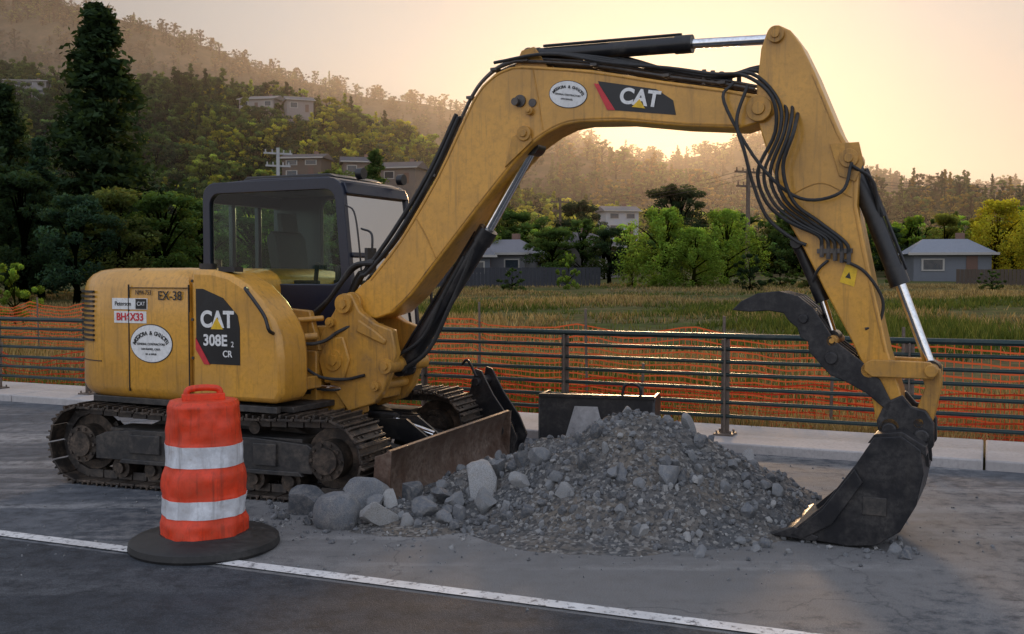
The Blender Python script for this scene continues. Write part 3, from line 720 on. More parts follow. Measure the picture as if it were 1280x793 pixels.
# cab
def rrect(x0,z0,x1,z1,r,n=4,skew=0):
    pts=[]
    for cx,cz,a0 in((x1-r,z0+r,-90),(x1-r,z1-r,0),(x0+r,z1-r,90),(x0+r,z0+r,180)):
        for i in range(n+1):
            a=R(a0+90*i/n); X=cx+r*math.cos(a); Z=cz+r*math.sin(a); pts.append((X+skew*(1 if X>(x0+x1)/2 else 0)*(z1-Z),Z))
    return pts
CAB=empty('cab',(0,0,0),0,EX)
out_=rrect(-.87,.82,.66,2.54,.13,4,.10); inn=rrect(-.79,1.63,.585,2.44,.10,4,.09)
k=MB(); k.ring(out_,inn,.03,.09); k.ring(out_,rrect(-.30,1.0,.585,2.44,.10,4,.09),1.03,1.09)
k.obj('side_frames',M_navy,CAB,bevel=.008)
k=MB()
k.prism([(-.80,2.47),(-.78,2.535),(-.2,2.56),(.5,2.55),(.60,2.52),(.62,2.47)],.05,1.07)
k.prism([(-.86,.85),(-.86,1.66),(-.79,1.66),(-.79,.85)],.07,1.05)
k.prism([(-.86,2.36),(-.84,2.47),(-.76,2.47),(-.79,2.36)],.07,1.05)
k.prism([(.62,2.40),(.60,2.50),(.66,2.50),(.70,2.40)],.07,1.05)
k.prism([(.76,.85),(.76,1.12),(.83,1.12),(.83,.85)],.07,1.05)
k.prism([(.70,1.86),(.70,1.90),(.745,1.90),(.75,1.86)],.07,1.05)
for yy in(.05,1.03): k.prism([(.585,2.42),(.66,2.42),(.84,.9),(.76,.9)],yy,yy+.05)
k.box((-.83,.38,2.0),(.05,.05,.8)); k.box((-.83,.75,2.0),(.05,.05,.8))
k.obj('roof_and_pillars',M_navy,CAB,bevel=.008)
k=MB(); k.prism([(-.55,2.562),(-.5,2.60),(.40,2.595),(.48,2.562)],.2,.95); k.obj('roof_hatch',M_blk,CAB,bevel=.01)
k=MB(); k.add([(-.80,.055,1.6),(.63,.055,1.6),(.60,.055,2.46),(-.80,.055,2.46)],[(0,1,2,3)]); k.add([(-.31,1.065,.95),(.7,1.065,.95),(.60,1.065,2.46),(-.31,1.065,2.46)],[(0,1,2,3)])
k.add([(.65,.08,2.42),(.65,1.05,2.42),(.745,1.05,1.66),(.745,.08,1.66)],[(0,1,2,3)]); k.add([(.75,.08,1.62),(.75,1.05,1.62),(.80,1.05,1.10),(.80,.08,1.10)],[(0,1,2,3)])
k.add([(-.825,.08,1.66),(-.825,1.05,1.66),(-.815,1.05,2.38),(-.815,.08,2.38)],[(0,1,2,3)])
k.obj('windows',M_gls,CAB,smooth=False,recalc=False)
k=MB(); k.loft([[(-.05+x*.26,.58+y*.24,z) for x,y in((-1,-1),(1,-1),(1,1),(-1,1))] for z in(1.35,1.55)]); 
k.prism([(-.32,1.5),(-.22,1.5),(-.30,2.05),(-.36,2.12),(-.42,2.05)],.36,.80); k.prism([(-.36,2.1),(-.30,2.1),(-.33,2.28),(-.38,2.28)],.46,.70)
k.box((.05,.28,1.62),(.35,.09,.08)); k.box((.05,.88,1.62),(.35,.09,.08)); k.cyl((.2,.28,1.65),(.22,.28,1.82),.02); k.cyl((.2,.88,1.65),(.22,.88,1.82),.02)
k.box((.55,.2,1.72),(.05,.18,.14)); k.cyl((.5,.5,1.1),(.42,.5,1.75),.015); k.cyl((.5,.66,1.1),(.42,.66,1.75),.015)
k.obj('seat_and_controls',M_seat,CAB,bevel=.02)
k=MB(); k.box((0,.56,.95),(1.5,.98,.2)); k.obj('cab_floor',M_blk,CAB)
k=MB(); k.tube([(.80,.12,2.1),(.98,.0,2.05),(1.0,-.02,1.9)],.010,6); k.box((.99,-.03,1.82),(.03,.13,.22)); k.obj('mirror',M_blk,CAB)
k=MB(); k.cyl((.68,.25,2.58),(.74,.25,2.58),.05); k.cyl((.68,.9,2.58),(.74,.9,2.58),.05); k.obj('work_lights',M_blk,CAB)
k=MB(); k.tube([(.84,1.08,1.0),(.9,1.12,1.2),(.86,1.12,1.9),(.74,1.08,2.1)],.014,8); k.tube([(.70,.03,2.30),(.80,.03,2.2),(.86,.03,1.7),(.84,.05,1.5)],.008,6); k.obj('door_handrail',M_blk,CAB)

# swing bracket
yb=-.2
k=MB(); 
brk=[(.90,.80),(.72,1.02),(.80,1.25),(.92,1.42),(.99,1.56),(1.08,1.56),(1.16,1.42),(1.30,1.33),(1.46,1.28),(1.50,1.1),(1.44,.94),(1.38,.80),(1.30,.70),(1.05,.62)]
k.prism(brk,yb-.25,yb-.17); k.prism(brk,yb+.17,yb+.25)
k.prism([(.88,.72),(.88,1.3),(1.12,1.32),(1.36,1.0),(1.28,.72)],yb-.16,yb+.16)
k.cyl((.90,yb,.58),(.90,yb,1.38),.15,seg=28); k.cyl((.90,yb,.52),(.90,yb,.60),.11)
k.prism([(.5,.62),(.5,.80),(.86,.80),(1.0,.74),(1.0,.64),(.86,.6)],yb-.22,yb+.22); k.prism([(.5,1.12),(.5,1.28),(.86,1.30),(1.0,1.26),(1.0,1.18),(.86,1.12)],yb-.2,yb+.2)
k.box((.60,-.42,1.0),(.2,.1,.62))
k.prism([(.84,.84),(.78,1.02),(.86,1.20),(1.02,1.22),(1.08,1.04),(1.02,.86)],yb-.275,yb-.245)
k.prism([(1.16,1.36),(1.32,1.27),(1.42,1.20),(1.40,1.16),(1.14,1.26)],yb-.27,yb-.245)
k.obj('swing_bracket',M_yel2,EX,bevel=.012)
k=MB(); 
for x,z,r in((1.03,1.48,.075),(1.42,1.0,.06),(1.32,.84,.04),(.93,1.03,.085),(.90,1.33,.04)):
    k.cyl((x,yb-.29,z),(x,yb+.29,z),r,seg=24); k.cyl((x,yb-.305,z),(x,yb+.305,z),r*.55,seg=6)
k.obj('bracket_pins',M_yel2,EX)
k=MB(); k.cyl((.25,-.62,.80),(.72,-.48,.80),.055); k.cyl((.72,-.48,.80),(.98,-.42,.80),.03,mi=1); k.obj('swing_cylinder',[M_blk,M_chr],EX)

# boom
up=[(1.00,1.53),(1.10,1.62),(1.19,1.68),(1.47,1.98),(1.80,2.45),(2.04,2.88),(2.12,3.02),(2.20,3.12),(2.31,3.20),(2.42,3.235),(2.54,3.24),(3.08,3.16),(3.61,3.04),(4.00,2.96),(4.22,2.905),(4.30,2.88),(4.36,2.82)]
lo=[(4.36,2.76),(4.30,2.72),(4.14,2.68),(3.73,2.72),(3.32,2.78),(2.99,2.795),(2.86,2.78),(2.73,2.73),(2.60,2.65),(2.48,2.54),(2.18,2.22),(1.83,1.83),(1.58,1.55),(1.41,1.41),(1.25,1.36),(1.09,1.38),(1.00,1.44)]
k=MB(); k.prism(up+lo,-.35,-.05); k.obj('boom',M_yel,EX,bevel=.012)
def offs(pts,o):
    q=[]
    for i,p in enumerate(pts):
        a=pts[max(0,i-1)];b=pts[min(len(pts)-1,i+1)]; d=Vector((b[0]-a[0],b[1]-a[1])).normalized(); q.append((p[0]-d.y*o,p[1]+d.x*o))
    return q
k=MB()
for pth,o in((up[2:15],-.022),(lo[2:14],-.022)):
    k.tube([(x,-.351,z) for x,z in offs(pth,o)],.006,5,0,3)
k.tube([(2.62,-.351,3.20),(2.66,-.351,3.0),(2.70,-.351,2.76)],.006,5); k.tube([(1.62,-.351,2.16),(1.72,-.351,2.0),(1.80,-.351,1.84)],.006,5)
k.obj('weld_seams',M_yel2,EX)
k=MB()
for x,z,r in((4.27,2.80,.085),(2.56,2.74,.055),(1.04,1.48,.09),(2.60,2.90,.03)):
    k.cyl((x,-.385,z),(x,-.015,z),r,seg=28); k.cyl((x,-.40,z),(x,.0,z),r*.5,seg=20)
k.prism([(2.42,3.20),(2.50,3.36),(2.60,3.38),(2.74,3.18)],-.29,-.26); k.prism([(2.42,3.20),(2.50,3.36),(2.60,3.38),(2.74,3.18)],-.14,-.11)
k.prism([(2.40,2.50),(2.62,2.68),(2.60,2.78),(2.46,2.72)],-.37,-.35)
k.obj('boom_bosses',M_yel2,EX,bevel=.004)
def hyd(name,a,b,c,r,rr,y=-.2):
    k=MB(); A=Vector((a[0],y,a[1]));B=Vector((b[0],y,b[1]));Cc=Vector((c[0],y,c[1])); d=(B-A).normalized()
    k.cyl(A,B,r,seg=24); k.cyl(B-d*.10,B+d*.02,r*1.14,seg=24); k.cyl(A,A+d*.06,r*1.1,seg=24); k.cyl(B,Cc,rr,seg=16,mi=1)
    k.cyl(A-Vector((0,.08,0)),A+Vector((0,.08,0)),r*.9,seg=20); k.cyl(Cc-Vector((0,.07,0)),Cc+Vector((0,.07,0)),rr*1.7,seg=20)
    o=r*1.25; nrm=Vector((-d.z,0,d.x)); 
    k.cyl(A+nrm*o+d*.1,B+nrm*o-d*.06,.011,seg=6); k.cyl(A+nrm*o*.9+d*.1+Vector((0,-.03,0)),B*.5+A*.5+nrm*o*.9+Vector((0,-.03,0)),.010,seg=6)
    return k.obj(name,[M_blk,M_chr],EX)
hyd('boom_cylinder',(1.42,.96),(2.17,2.04),(2.56,2.66),.068,.040)
hyd('stick_cylinder',(2.55,3.33),(3.75,3.305),(4.36,3.28),.056,.034)
hyd('bucket_cylinder',(4.83,2.46),(5.14,1.66),(5.34,1.11),.056,.034)
hyd('thumb_cylinder',(4.50,1.92),(4.66,1.55),(4.74,1.30),.042,.026)
# stick
st=[(4.24,2.76),(4.245,2.95),(4.27,3.20),(4.31,3.31),(4.38,3.345),(4.46,3.30),(4.53,3.20),(4.62,3.01),(4.78,2.62),(4.87,2.46),(4.90,2.36),(4.89,2.15),(5.00,1.62),(5.09,1.22),(5.17,.97),(5.19,.77),(5.14,.67),(5.06,.68),(5.02,.80),(4.97,1.06),(4.87,1.28),(4.70,1.60),(4.56,1.88),(4.46,2.05),(4.35,2.42)]
k=MB(); k.prism(st,-.33,-.07); k.obj('stick',M_yel,EX,bevel=.010)
k=MB()
for x,z,r in((4.37,3.28,.055),(4.84,2.45,.06),(5.11,.74,.06),(4.98,1.10,.05),(4.75,1.28,.035)):
    k.cyl((x,-.36,z),(x,-.04,z),r,seg=24); k.cyl((x,-.372,z),(x,-.028,z),r*.5,seg=8)
k.prism([(4.72,2.55),(4.90,2.55),(4.93,2.42),(4.88,2.30),(4.78,2.34)],-.345,-.33)
k.tube([(x,-.331,z) for x,z in offs(st[7:14],-.02)],.005,5,0,2); k.tube([(4.42,-.331,2.2),(4.66,-.331,2.3),(4.86,-.331,2.2)],.005,5)
k.obj('stick_bosses',M_yel2,EX,bevel=.003)
# bucket linkage
k=MB()
for y in(-.38,-.06):
    k.prism([(4.96,1.15),(5.0,1.17),(5.34,1.165),(5.40,1.12),(5.36,1.06),(5.0,1.06),(4.95,1.10)],y,y+.04)
for y in(-.30,-.14):
    k.prism([(5.28,1.12),(5.40,1.12),(5.40,1.0),(5.36,.80),(5.33,.72),(5.24,.72),(5.26,.85),(5.31,1.0)],y,y+.04)
k.cyl((5.35,-.40,1.11),(5.35,0,1.11),.04); k.cyl((5.28,-.36,.78),(5.28,-.04,.78),.035)
k.obj('bucket_linkage',M_yel2,EX,bevel=.006)
k=MB(); cp=[(5.05,.66),(5.03,.78),(5.08,.90),(5.18,.95),(5.24,.88),(5.32,.86),(5.37,.78),(5.37,.64),(5.30,.56),(5.15,.60)]
k.prism(cp,-.36,-.30); k.prism(cp,-.10,-.04); k.box((5.2,-.2,.66),(.22,.26,.12)); k.cyl((5.11,-.40,.73),(5.11,0,.73),.045); k.cyl((5.30,-.40,.70),(5.30,0,.70),.045)
k.obj('quick_coupler',M_bkt,EX,bevel=.008)
# bucket
side=[(5.04,.70),(4.93,.52),(4.74,.25),(4.55,.07),(4.66,.025),(4.89,.008),(5.06,.03),(5.20,.13),(5.29,.30),(5.33,.50),(5.31,.64),(5.20,.72)]
k=MB(); 
for y in(-.56,.14): k.prism(side,y,y+.02)
wr=side[3:]+[]; inner=[]
for i,(x,z) in enumerate(wr):
    c=(4.98,.38); d=Vector((c[0]-x,c[1]-z)).normalized()*.02; inner.append((x+d.x,z+d.y))
k.prism(wr+inner[::-1],-.545,.145)
for y in(-.585,.158): k.prism([(4.93,.50),(4.74,.23),(4.55,.05),(4.62,.03),(4.80,.14),(4.98,.42)],y,y+.027)
k.prism([(5.0,.66),(5.04,.72),(5.2,.745),(5.34,.66),(5.34,.60),(5.2,.70)],-.54,.14)
k.prism([(4.42,.035),(4.56,.10),(4.72,.05),(4.70,.02)],-.58,.18)
for i in range(5):
    y=-.54+i*.162; k.loft([[(4.54,y-.035,.03),(4.54,y+.035,.03),(4.54,y+.035,.085),(4.54,y-.035,.085)],[(4.36,y-.02,.015),(4.36,y+.02,.015),(4.36,y+.02,.025),(4.36,y-.02,.025)]])
for y in(-.34,-.09): k.prism([(5.02,.62),(5.10,.80),(5.2,.76),(5.33,.74),(5.345,.5),(5.2,.6)],y,y+.03)
k.obj('bucket',M_bkt,EX,bevel=.004)
k=MB(); k.prism([(4.98,.22),(5.12,.22),(5.12,.33),(4.98,.33)],-.572,-.55); k.obj('bucket_wear_pad',M_gry,EX,bevel=.003)
# thumb
th=[(4.10,1.47),(4.16,1.53),(4.27,1.585),(4.41,1.60),(4.53,1.57),(4.63,1.49),(4.69,1.40),(4.77,1.28),(4.93,1.16),(5.05,1.04),(5.12,.90),(5.10,.84),(4.97,.95),(4.84,1.02),(4.74,1.06),(4.66,1.15),(4.61,1.20),(4.60,1.27),(4.55,1.30),(4.53,1.36),(4.48,1.40),(4.44,1.455),(4.34,1.47),(4.22,1.46)]
k=MB()
for y in(-.36,-.26,-.16,-.06): k.prism(th,y,y+.025)
k.prism([(4.12,1.48),(4.27,1.58),(4.41,1.597),(4.53,1.565),(4.63,1.485),(4.66,1.44),(4.6,1.46),(4.5,1.53),(4.38,1.56),(4.27,1.545)],-.34,-.06)
k.cyl((4.75,-.39,1.17),(4.75,-.01,1.17),.04); k.cyl((4.57,-.38,1.42),(4.57,-.02,1.42),.03); k.box((4.82,-.2,1.12),(.12,.26,.08))
k.obj('hydraulic_thumb',M_bkt,EX,bevel=.005)

# hoses and hard lines
k=MB(); h=MB()
for i,(y,o) in enumerate(((-.31,.035),(-.27,.06),(-.23,.035),(-.12,.035),(-.08,.05))):
    pp=offs(up[3:15],o+.0); k.tube([(x,y,z) for x,z in pp],.0125,6,0,3)
for i,(y,o) in enumerate(((-.33,.03),(-.30,.075),(-.26,.05),(-.14,.06))):
    pp=offs(up[1:6],o+.02); h.tube([(.80,y+.1,1.30+.05*i)]+[(x+.02*noise.noise((x*3,i,0)),y,z+.03*noise.noise((x*4,i,5))) for x,z in pp],.018,8,0,4)
for j in(4,6,8,10,11,12,13):
    x,z=offs(up,.04)[j]; k.box((x,-.2,z),(.05,.28,.02),0)
for i in range(5):
    y=-.34+i*.045; u1=random.uniform(-1,1); u2=random.uniform(-1,1)
    pts=[(2.3+.1*i,y,3.28+.02*i),(2.75,y-.02,3.30+.01*i),(3.2,y,3.20+.02*i),(3.65,y,3.09+.035*random.random()),(3.95,y-.02,3.03+.04*random.random()),(4.18+.03*i,y-.04,3.02+.02*i)]
    pts+=[(4.36+.03*i,y-.06,2.86+.03*u1),(4.38+.035*i,-.38-.022*i,2.64),(4.27+.045*i,-.385-.02*i,2.40+.04*u2),(4.33+.045*i,-.38-.012*i,2.18),(4.48+.045*i,-.375,2.05),(4.66+.042*i,-.365,1.96-.012*i),(4.68+.042*i,-.355,1.88-.012*i)]
    h.tube(pts,.0125,8,0,5)
h.tube([(4.2,-.40,2.95),(4.14,-.44,2.72),(4.20,-.45,2.5),(4.25,-.43,2.3),(4.34,-.40,2.08),(4.50,-.37,1.94),(4.58,-.35,1.90)],.012,8,0,6)
h.tube([(4.1,-.38,2.98),(4.05,-.42,2.85),(4.3,-.45,2.42),(4.55,-.42,2.20),(4.80,-.40,2.23),(4.86,-.36,2.42)],.011,8,0,6)
h.tube([(4.86,-.37,2.40),(4.98,-.28,2.30),(5.02,-.22,2.05),(5.08,-.2,1.85)],.012,8,0,5)
h.tube([(4.82,-.36,1.80),(4.95,-.34,1.72),(5.05,-.3,1.55),(5.03,-.3,1.40),(4.95,-.33,1.36)],.010,8,0,5)
h.tube([(4.72,-.35,1.80),(4.66,-.36,1.74),(4.62,-.33,1.66)],.010,8,0,5)
h.tube([(1.45,-.28,.95),(1.68,-.26,1.12),(1.86,-.25,1.45),(2.04,-.26,1.80),(2.10,-.24,2.0)],.018,8,0,5); h.tube([(1.40,-.32,1.05),(1.64,-.28,1.22),(1.82,-.27,1.55),(2.0,-.26,1.85)],.014,8,0,5)
h.tube([(.62,-.56,1.22),(.74,-.58,1.16),(.86,-.50,1.18),(.98,-.46,1.26),(1.14,-.42,1.30),(1.3,-.38,1.1),(1.44,-.30,1.0)],.014,8,0,5)
h.tube([(.58,-.58,1.08),(.72,-.62,1.0),(.86,-.56,.90),(1.04,-.48,.88),(1.22,-.47,.92)],.013,8,0,5)
for i in range(4): h.tube([(.55,-.3+.03*i,1.35),(.78,-.34+.03*i,1.50+.02*i),(.92,-.36+.03*i,1.64+.02*i),(1.05,-.36+.02*i,1.78),(1.22,-.33+.02*i,1.80+.01*i)],.02,8,0,5)
k.box((4.76,-.345,1.86),(.22,.03,.03))
for i in range(5): # fittings on boom end and stick manifold
    k.cyl((3.88+i*.055,-.30+.02*i,3.0),(3.88+i*.055,-.30+.02*i,3.10-.008*i),.016,seg=8)
    k.cyl((4.68+i*.042,-.355,1.90-.012*i),(4.68+i*.042,-.355,1.82-.012*i),.015,seg=6)
k.obj('hydraulic_lines',M_stl,EX); h.obj('hydraulic_hoses',M_rub,EX)
k=MB(); k.cyl((2.62,-.36,2.96),(2.62,-.35,2.96),.03); k.cyl((2.52,-.365,2.98),(2.52,-.35,2.98),.045,seg=16); k.cyl((2.50,-.41,2.97),(2.50,-.35,2.97),.028,seg=12); k.obj('boom_work_light',M_stl,EX)

# decals
def decal(name,pts,y,mat,parent=EX): return MB().prism(pts,y-.003,y+.02).obj(name,mat,parent,smooth=False)
def ell(cx,cz,rx,rz,t=0): return [(cx+rx*math.cos(a)*math.cos(t)-rz*math.sin(a)*math.sin(t),cz+rx*math.cos(a)*math.sin(t)+rz*math.sin(a)*math.cos(t)) for a in[i*2*math.pi/40 for i in range(40)]]
def arc_text(name,body,cx,cz,rx,rz,y,size,tilt=0,a0=150,a1=30):
    n=len(body)
    for i,ch in enumerate(body):
        if ch==' ': continue
        a=R(a0+(a1-a0)*i/(n-1)); x=rx*math.cos(a); z=rz*math.sin(a)
        X=cx+x*math.cos(tilt)+z*math.sin(tilt); Z=cz-x*math.sin(tilt)+z*math.cos(tilt)
        nx,nz=math.cos(a)/rx,math.sin(a)/rz; tg=math.atan2(nx,nz)*(.8)
        text(name,ch,(X,y,Z),size,M_ink,EX,tilt+tg,offset=.0008)
tb=R(10)
decal('boom_oval_rim',ell(2.90,3.0,.15,.098,-tb),-.351,M_ink); decal('boom_oval',ell(2.90,3.0,.145,.093,-tb),-.353,M_wht)
arc_text('boom_oval_letter','MAGGIORA & GHILOTTI',2.90,2.99,.118,.062,-.358,.028,tb,165,15); text('boom_oval_text2','GENERAL CONTRACTORS',(2.898,-.358,2.995),.017,M_ink,EX,tb); text('boom_oval_text3','SAN RAFAEL',(2.892,-.358,2.965),.017,M_ink,EX,tb)
decal('boom_black_panel',[(3.13,3.075),(3.56,2.985),(3.68,2.90),(3.70,2.80),(3.20,2.87)],-.351,M_decb)
decal('boom_red_stripe',[(3.10,3.06),(3.135,3.055),(3.26,2.862),(3.20,2.868)],-.355,M_red)
text('boom_logo','CAT',(3.44,-.358,2.932),.15,M_wht,EX,tb,offset=.005)
decal('boom_logo_triangle',[(3.385,2.875),(3.48,2.858),(3.44,2.925)],-.3585,M_yd)
decal('tank_black_panel',[(.09,1.60),(.16,1.60),(.36,1.53),(.50,1.40),(.52,1.30),(.52,1.02),(.20,1.02),(.09,1.16)],-1.101,M_decb)
decal('tank_red_stripe',[(.085,1.22),(.085,1.13),(.17,1.015),(.225,1.015)],-1.1045,M_red)
text('tank_logo','CAT',(.30,-1.106,1.36),.175,M_wht,EX,offset=.006,sx=.95); decal('tank_logo_triangle',[(.24,1.29),(.36,1.29),(.30,1.38)],-1.1065,M_yd)
text('model_number','308E',(.28,-1.106,1.20),.12,M_wht,EX,offset=.003); text('model_number_2','2',(.45,-1.106,1.175),.06,M_wht,EX); text('model_number_sub','CR',(.40,-1.106,1.10),.07,M_wht,EX,offset=.001)
decal('side_oval_rim',ell(-.38,1.16,.225,.155),-1.101,M_ink); decal('side_oval',ell(-.38,1.16,.218,.148),-1.103,M_wht)
arc_text('side_oval_letter','MAGGIORA & GHILOTTI',-.38,1.145,.175,.098,-1.109,.046,0,168,12); text('side_oval_text2','GENERAL CONTRACTORS',(-.38,-1.109,1.155),.025,M_ink,EX); text('side_oval_text3','SAN RAFAEL, CALIF.',(-.38,-1.109,1.115),.023,M_ink,EX); text('side_oval_text4','LIC. # 269520',(-.38,-1.109,1.075),.020,M_ink,EX)
decal('white_label',[(-.80,1.43),(-.42,1.43),(-.42,1.52),(-.80,1.52)],-1.101,M_wht); text('label_text','Peterson',(-.68,-1.107,1.475),.05,M_ink,EX); decal('label_black',[(-.54,1.435),(-.425,1.435),(-.425,1.515),(-.54,1.515)],-1.1045,M_decb); text('label_logo','CAT',(-.48,-1.109,1.475),.045,M_wht,EX)
decal('plate_label',[(-.78,1.32),(-.43,1.32),(-.43,1.415),(-.78,1.415)],-1.101,M_wht); text('plate_text','BH6X33',(-.605,-1.107,1.367),.085,M_red,EX,offset=.002)
text('fleet_number','EX-38',(-.18,-1.103,1.54),.10,M_ink,EX,offset=.001)
text('fleet_number_b','NM4-753',(-.46,-1.103,1.565),.055,M_ink,EX,sx=.8)
decal('warning_label',[(4.79,1.66),(4.88,1.63),(4.90,1.74),(4.83,1.78)],-.331,M_yd); decal('warning_mark',[(4.825,1.69),(4.86,1.68),(4.85,1.725)],-.3325,M_ink)
for i in range(3): k=MB().cyl((.05,-1.104,1.66-.3*i),(.05,-1.09,1.66-.3*i),.012,seg=6); k.obj('panel_bolt',M_gry,EX)

# ------------------------------------------------------------------ traffic barrel
TB=empty('traffic_barrel',(-1.93,6.48,0),R(20))
def jit(a,z): return 1+.022*math.sin(2*a+z*5)+.07*noise.noise((math.cos(a)*2,math.sin(a)*2,z*6))+.035*noise.noise((math.cos(a)*5,math.sin(a)*5,z*14))
R0=[(.262,.075),(.262,.17),(.250,.215),(.250,.335),(.246,.355),(.246,.475),(.234,.525),(.234,.665),(.230,.68),(.230,.79),(.224,.83),(.222,.90),(.205,.925),(.05,.93)]
def sub(prof,n=5):
    o=[]
    for a,b in zip(prof,prof[1:]):
        for i in range(n): o.append((lerp(i/n,a[0],b[0]),lerp(i/n,a[1],b[1])))
    return o+[prof[-1]]
MB().lathe(sub(R0),seg=72,jit=jit).obj('drum',M_orn,TB,ang=60)
k=MB(); k.lathe(sub([(.2525,.22),(.2525,.33)],6),seg=72,jit=jit); k.lathe(sub([(.2365,.53),(.2365,.66)],6),seg=72,jit=jit)
k.obj('reflective_bands',M_ref,TB,ang=60)
k=MB(); k.tube([(-.10,0,.92),(-.095,0,.985),(-.04,0,1.0),(.04,0,1.0),(.095,0,.985),(.10,0,.92)],.022,8); k.box((0,0,.945),(.26,.05,.04)); k.obj('handle',M_orn,TB,bevel=.005)
k=MB(); k.lathe([(.10,.004),(.455,.004),(.462,.02),(.455,.055),(.43,.07),(.30,.085),(.275,.10),(.10,.10)],seg=56,jit=lambda a,z:1+.006*math.sin(3*a)); k.obj('rubber_base',M_rub,TB,ang=30)

# ------------------------------------------------------------------ rubble
import bmesh
rocks=[]
for i in range(7):
    b=bmesh.new(); bmesh.ops.create_icosphere(b,subdivisions=3,radius=1); sx=(random.uniform(.8,1.3),random.uniform(.7,1.1),random.uniform(.55,.85))
    pl=[(Vector((random.gauss(0,1),random.gauss(0,1),random.gauss(0,1))).normalized(),random.uniform(.45,.75)) for _ in range(11)]
    for v in b.verts:
        p=v.co.copy()
        for nn,dd in pl:
            e=p.dot(nn)-dd
            if e>0: p-=nn*e
        p*=1+.10*noise.noise(p*2+Vector((i,0,0)))+.05*noise.noise(p*7)
        v.co=Vector((p.x*sx[0],p.y*sx[1],p.z*sx[2]))
    me=bpy.data.meshes.new('rock%d'%i); b.to_mesh(me); b.free(); me.materials.append(M_rock)
    me.polygons.foreach_set('use_smooth',[True]*len(me.polygons)); me.set_sharp_from_angle(angle=R(25)); rocks.append(me)
def rock(name,x,y,r,z=None,parent=None,me=None):
    o=bpy.data.objects.new(name,me or random.choice(rocks)); COL.objects.link(o); o.location=(x,y,r*.45 if z is None else z); o.scale=(r*random.uniform(.85,1.2),)*3
    o.rotation_euler=(random.random()*6,random.random()*6,random.random()*6); o.parent=parent; return o
cones=[(.95,7.78,.76,1.45,1.0),(.45,7.95,.52,1.15,1.0),(-.05,7.9,.32,.9,1),(1.5,7.6,.30,.95,1),(.6,7.2,.18,1.05,1),(-.75,7.35,.12,.75,1)]
def pz(x,y):
    z=0
    for cx,cy,h,r,_ in cones:
        d=math.hypot(x-cx,y-cy)/r
        if d<1: z=max(z,h*((1-d)**1.05)*(1 if d>.15 else 1-.3*(.15-d)))
    n=noise.noise((x*3,y*3,2))*.08+noise.noise((x*9,y*9,2))*.035+noise.noise((x*25,y*25,2))*.014
    return z+n*min(1,z*5+.05)-.015
k=MB(); xs=np.arange(-1.9,2.7,.03).tolist(); ys=np.arange(6.2,9.4,.03).tolist(); n=len(xs)
v=[(x,y,pz(x,y)) for y in ys for x in xs]; f=[(j*n+i,j*n+i+1,(j+1)*n+i+1,(j+1)*n+i) for j in range(len(ys)-1) for i in range(n-1)]
f=[q for q in f if max(v[i][2] for i in q)>.001]
GP=empty('gravel_pile'); MB().add(v,f).obj('dirt_mound',M_dirt,GP,ang=180,recalc=False)
for i in range(3600):
    if random.random()<.62:
        a=random.random()*6.283; r=1.45*random.random()**.62; x=.85+r*1.05*math.cos(a); y=7.72+r*.95*math.sin(a)
    else: x=random.uniform(-1.8,2.5); y=7.15+random.gauss(0,.36)-.12*x
    s=.006+.024*random.random()**3.4+(.045*random.random() if random.random()<.07 else 0); z=max(0,pz(x,y))
    rock('stone',x,y,s,z+s*.3,GP)
for x,y,s in((-1.19,7.02,.19),(-1.50,7.42,.16),(-.24,7.50,.19),(-.88,6.95,.13),(-1.05,7.42,.17),(-.62,7.15,.12),(-.72,7.45,.14),(-.2,7.25,.11),(-.05,7.05,.07),(-.45,7.0,.08),(1.06,6.98,.12),(1.35,7.45,.07),(1.35,7.9,.10),(-.50,7.45,.12),(.35,7.0,.07),(.5,7.3,.08),(1.85,7.2,.06),(-.95,7.2,.08),(-1.6,7.2,.06),(.1,6.9,.06),(1.9,8.3,.11),(.2,7.5,.10),(-.35,7.12,.09),(.05,7.3,.08),(.75,7.05,.06),(-1.3,7.25,.08),(-.7,6.9,.06),(-.1,7.7,.12),(-.4,7.3,.10),(.1,7.62,.09),(-.85,7.3,.07),(-1.4,7.05,.05),(.6,7.5,.06),(.3,7.25,.07)):
    z=max(0,pz(x,y)); rock('boulder',x,y,s,z+s*.38,GP)
DB=empty('road_debris')
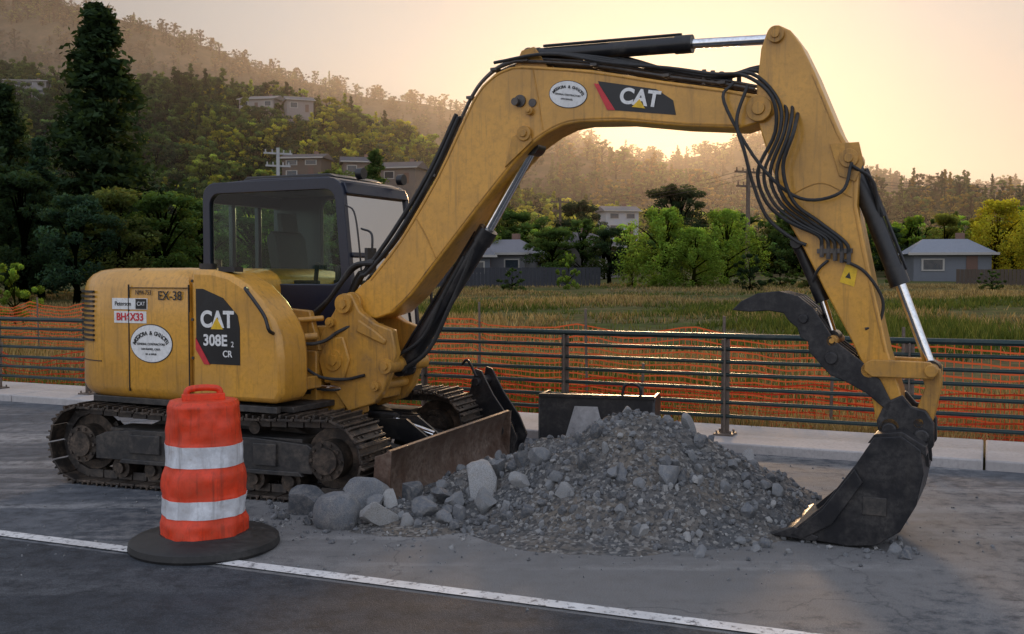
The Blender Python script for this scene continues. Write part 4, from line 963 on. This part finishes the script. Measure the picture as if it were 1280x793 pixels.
for i in range(1300):
    if i%2: x=random.uniform(-4,4.6); y=random.uniform(5.8,10.2)
    else: x=random.gauss(.2,1.3); y=6.9+random.gauss(0,.5)
    s=.003+.011*random.random()**3; rock('grit',x,y,s,max(0,pz(x,y))+s*.4,DB)

# spare bucket behind pile
SB=empty('spare_bucket',(.85,10.05,0),R(-14))
SBm=MB()
sp=[(-.25,.02),(.22,.02),(.30,.15),(.28,.50),(.22,.56),(-.18,.56),(-.22,.50),(-.22,.10)]
def yz(mb,pts,x0,x1,mi=0):
    n=len(pts); v=[(x0,y,z) for y,z in pts]+[(x1,y,z) for y,z in pts]; mb.add(v,[tuple(range(n)),tuple(range(2*n-1,n-1,-1))]+[(i,(i+1)%n,n+(i+1)%n,n+i) for i in range(n)],mi)
yz(SBm,sp,-.56,-.53); yz(SBm,sp,.53,.56)
yz(SBm,[(-.24,.02),(-.20,.02),(-.18,.54),(-.22,.54)],-.54,.54); yz(SBm,[(-.2,.02),(.24,.02),(.24,.05),(-.2,.05)],-.54,.54); yz(SBm,[(.24,.04),(.30,.15),(.28,.52),(.25,.52),(.26,.15)],-.54,.54)
SBm.box((0,-.22,.555),(1.1,.06,.035)); SBm.tube([(.25,-.2,.56),(.27,-.2,.66),(.36,-.2,.68),(.42,-.2,.64),(.42,-.2,.56)],.015,8)
SBm.obj('shell',M_bkt,SB,bevel=.005)
k=MB(); k.prism([(-.32,.06),(.12,.06),(.02,.46),(-.20,.46)],-.252,-.238); k.obj('worn_patch',dirty('pale_scrape',(.46,.47,.49),(.12,.12,.12),.5,.3,.5,6,.2),SB)
RA=empty('ripper_attachment',(-.35,10.0,0),R(-20))
k=MB()
for y in(-.16,.12): k.prism([(.1,.0),(.42,.02),(.48,.18),(.40,.36),(.24,.58),(.12,.80),(.06,.82),(.0,.60),(-.08,.45),(-.02,.2)],y,y+.03)
k.cyl((.08,-.22,.70),(.08,.2,.70),.04); k.cyl((.3,-.2,.25),(.3,.2,.25),.06); k.box((.2,0,.1),(.4,.28,.18)); k.tube([(.08,-.18,.75),(.0,-.2,.9),(-.06,-.2,.86)],.014,6)
k.obj('ripper_body',M_bkt,RA,bevel=.006)
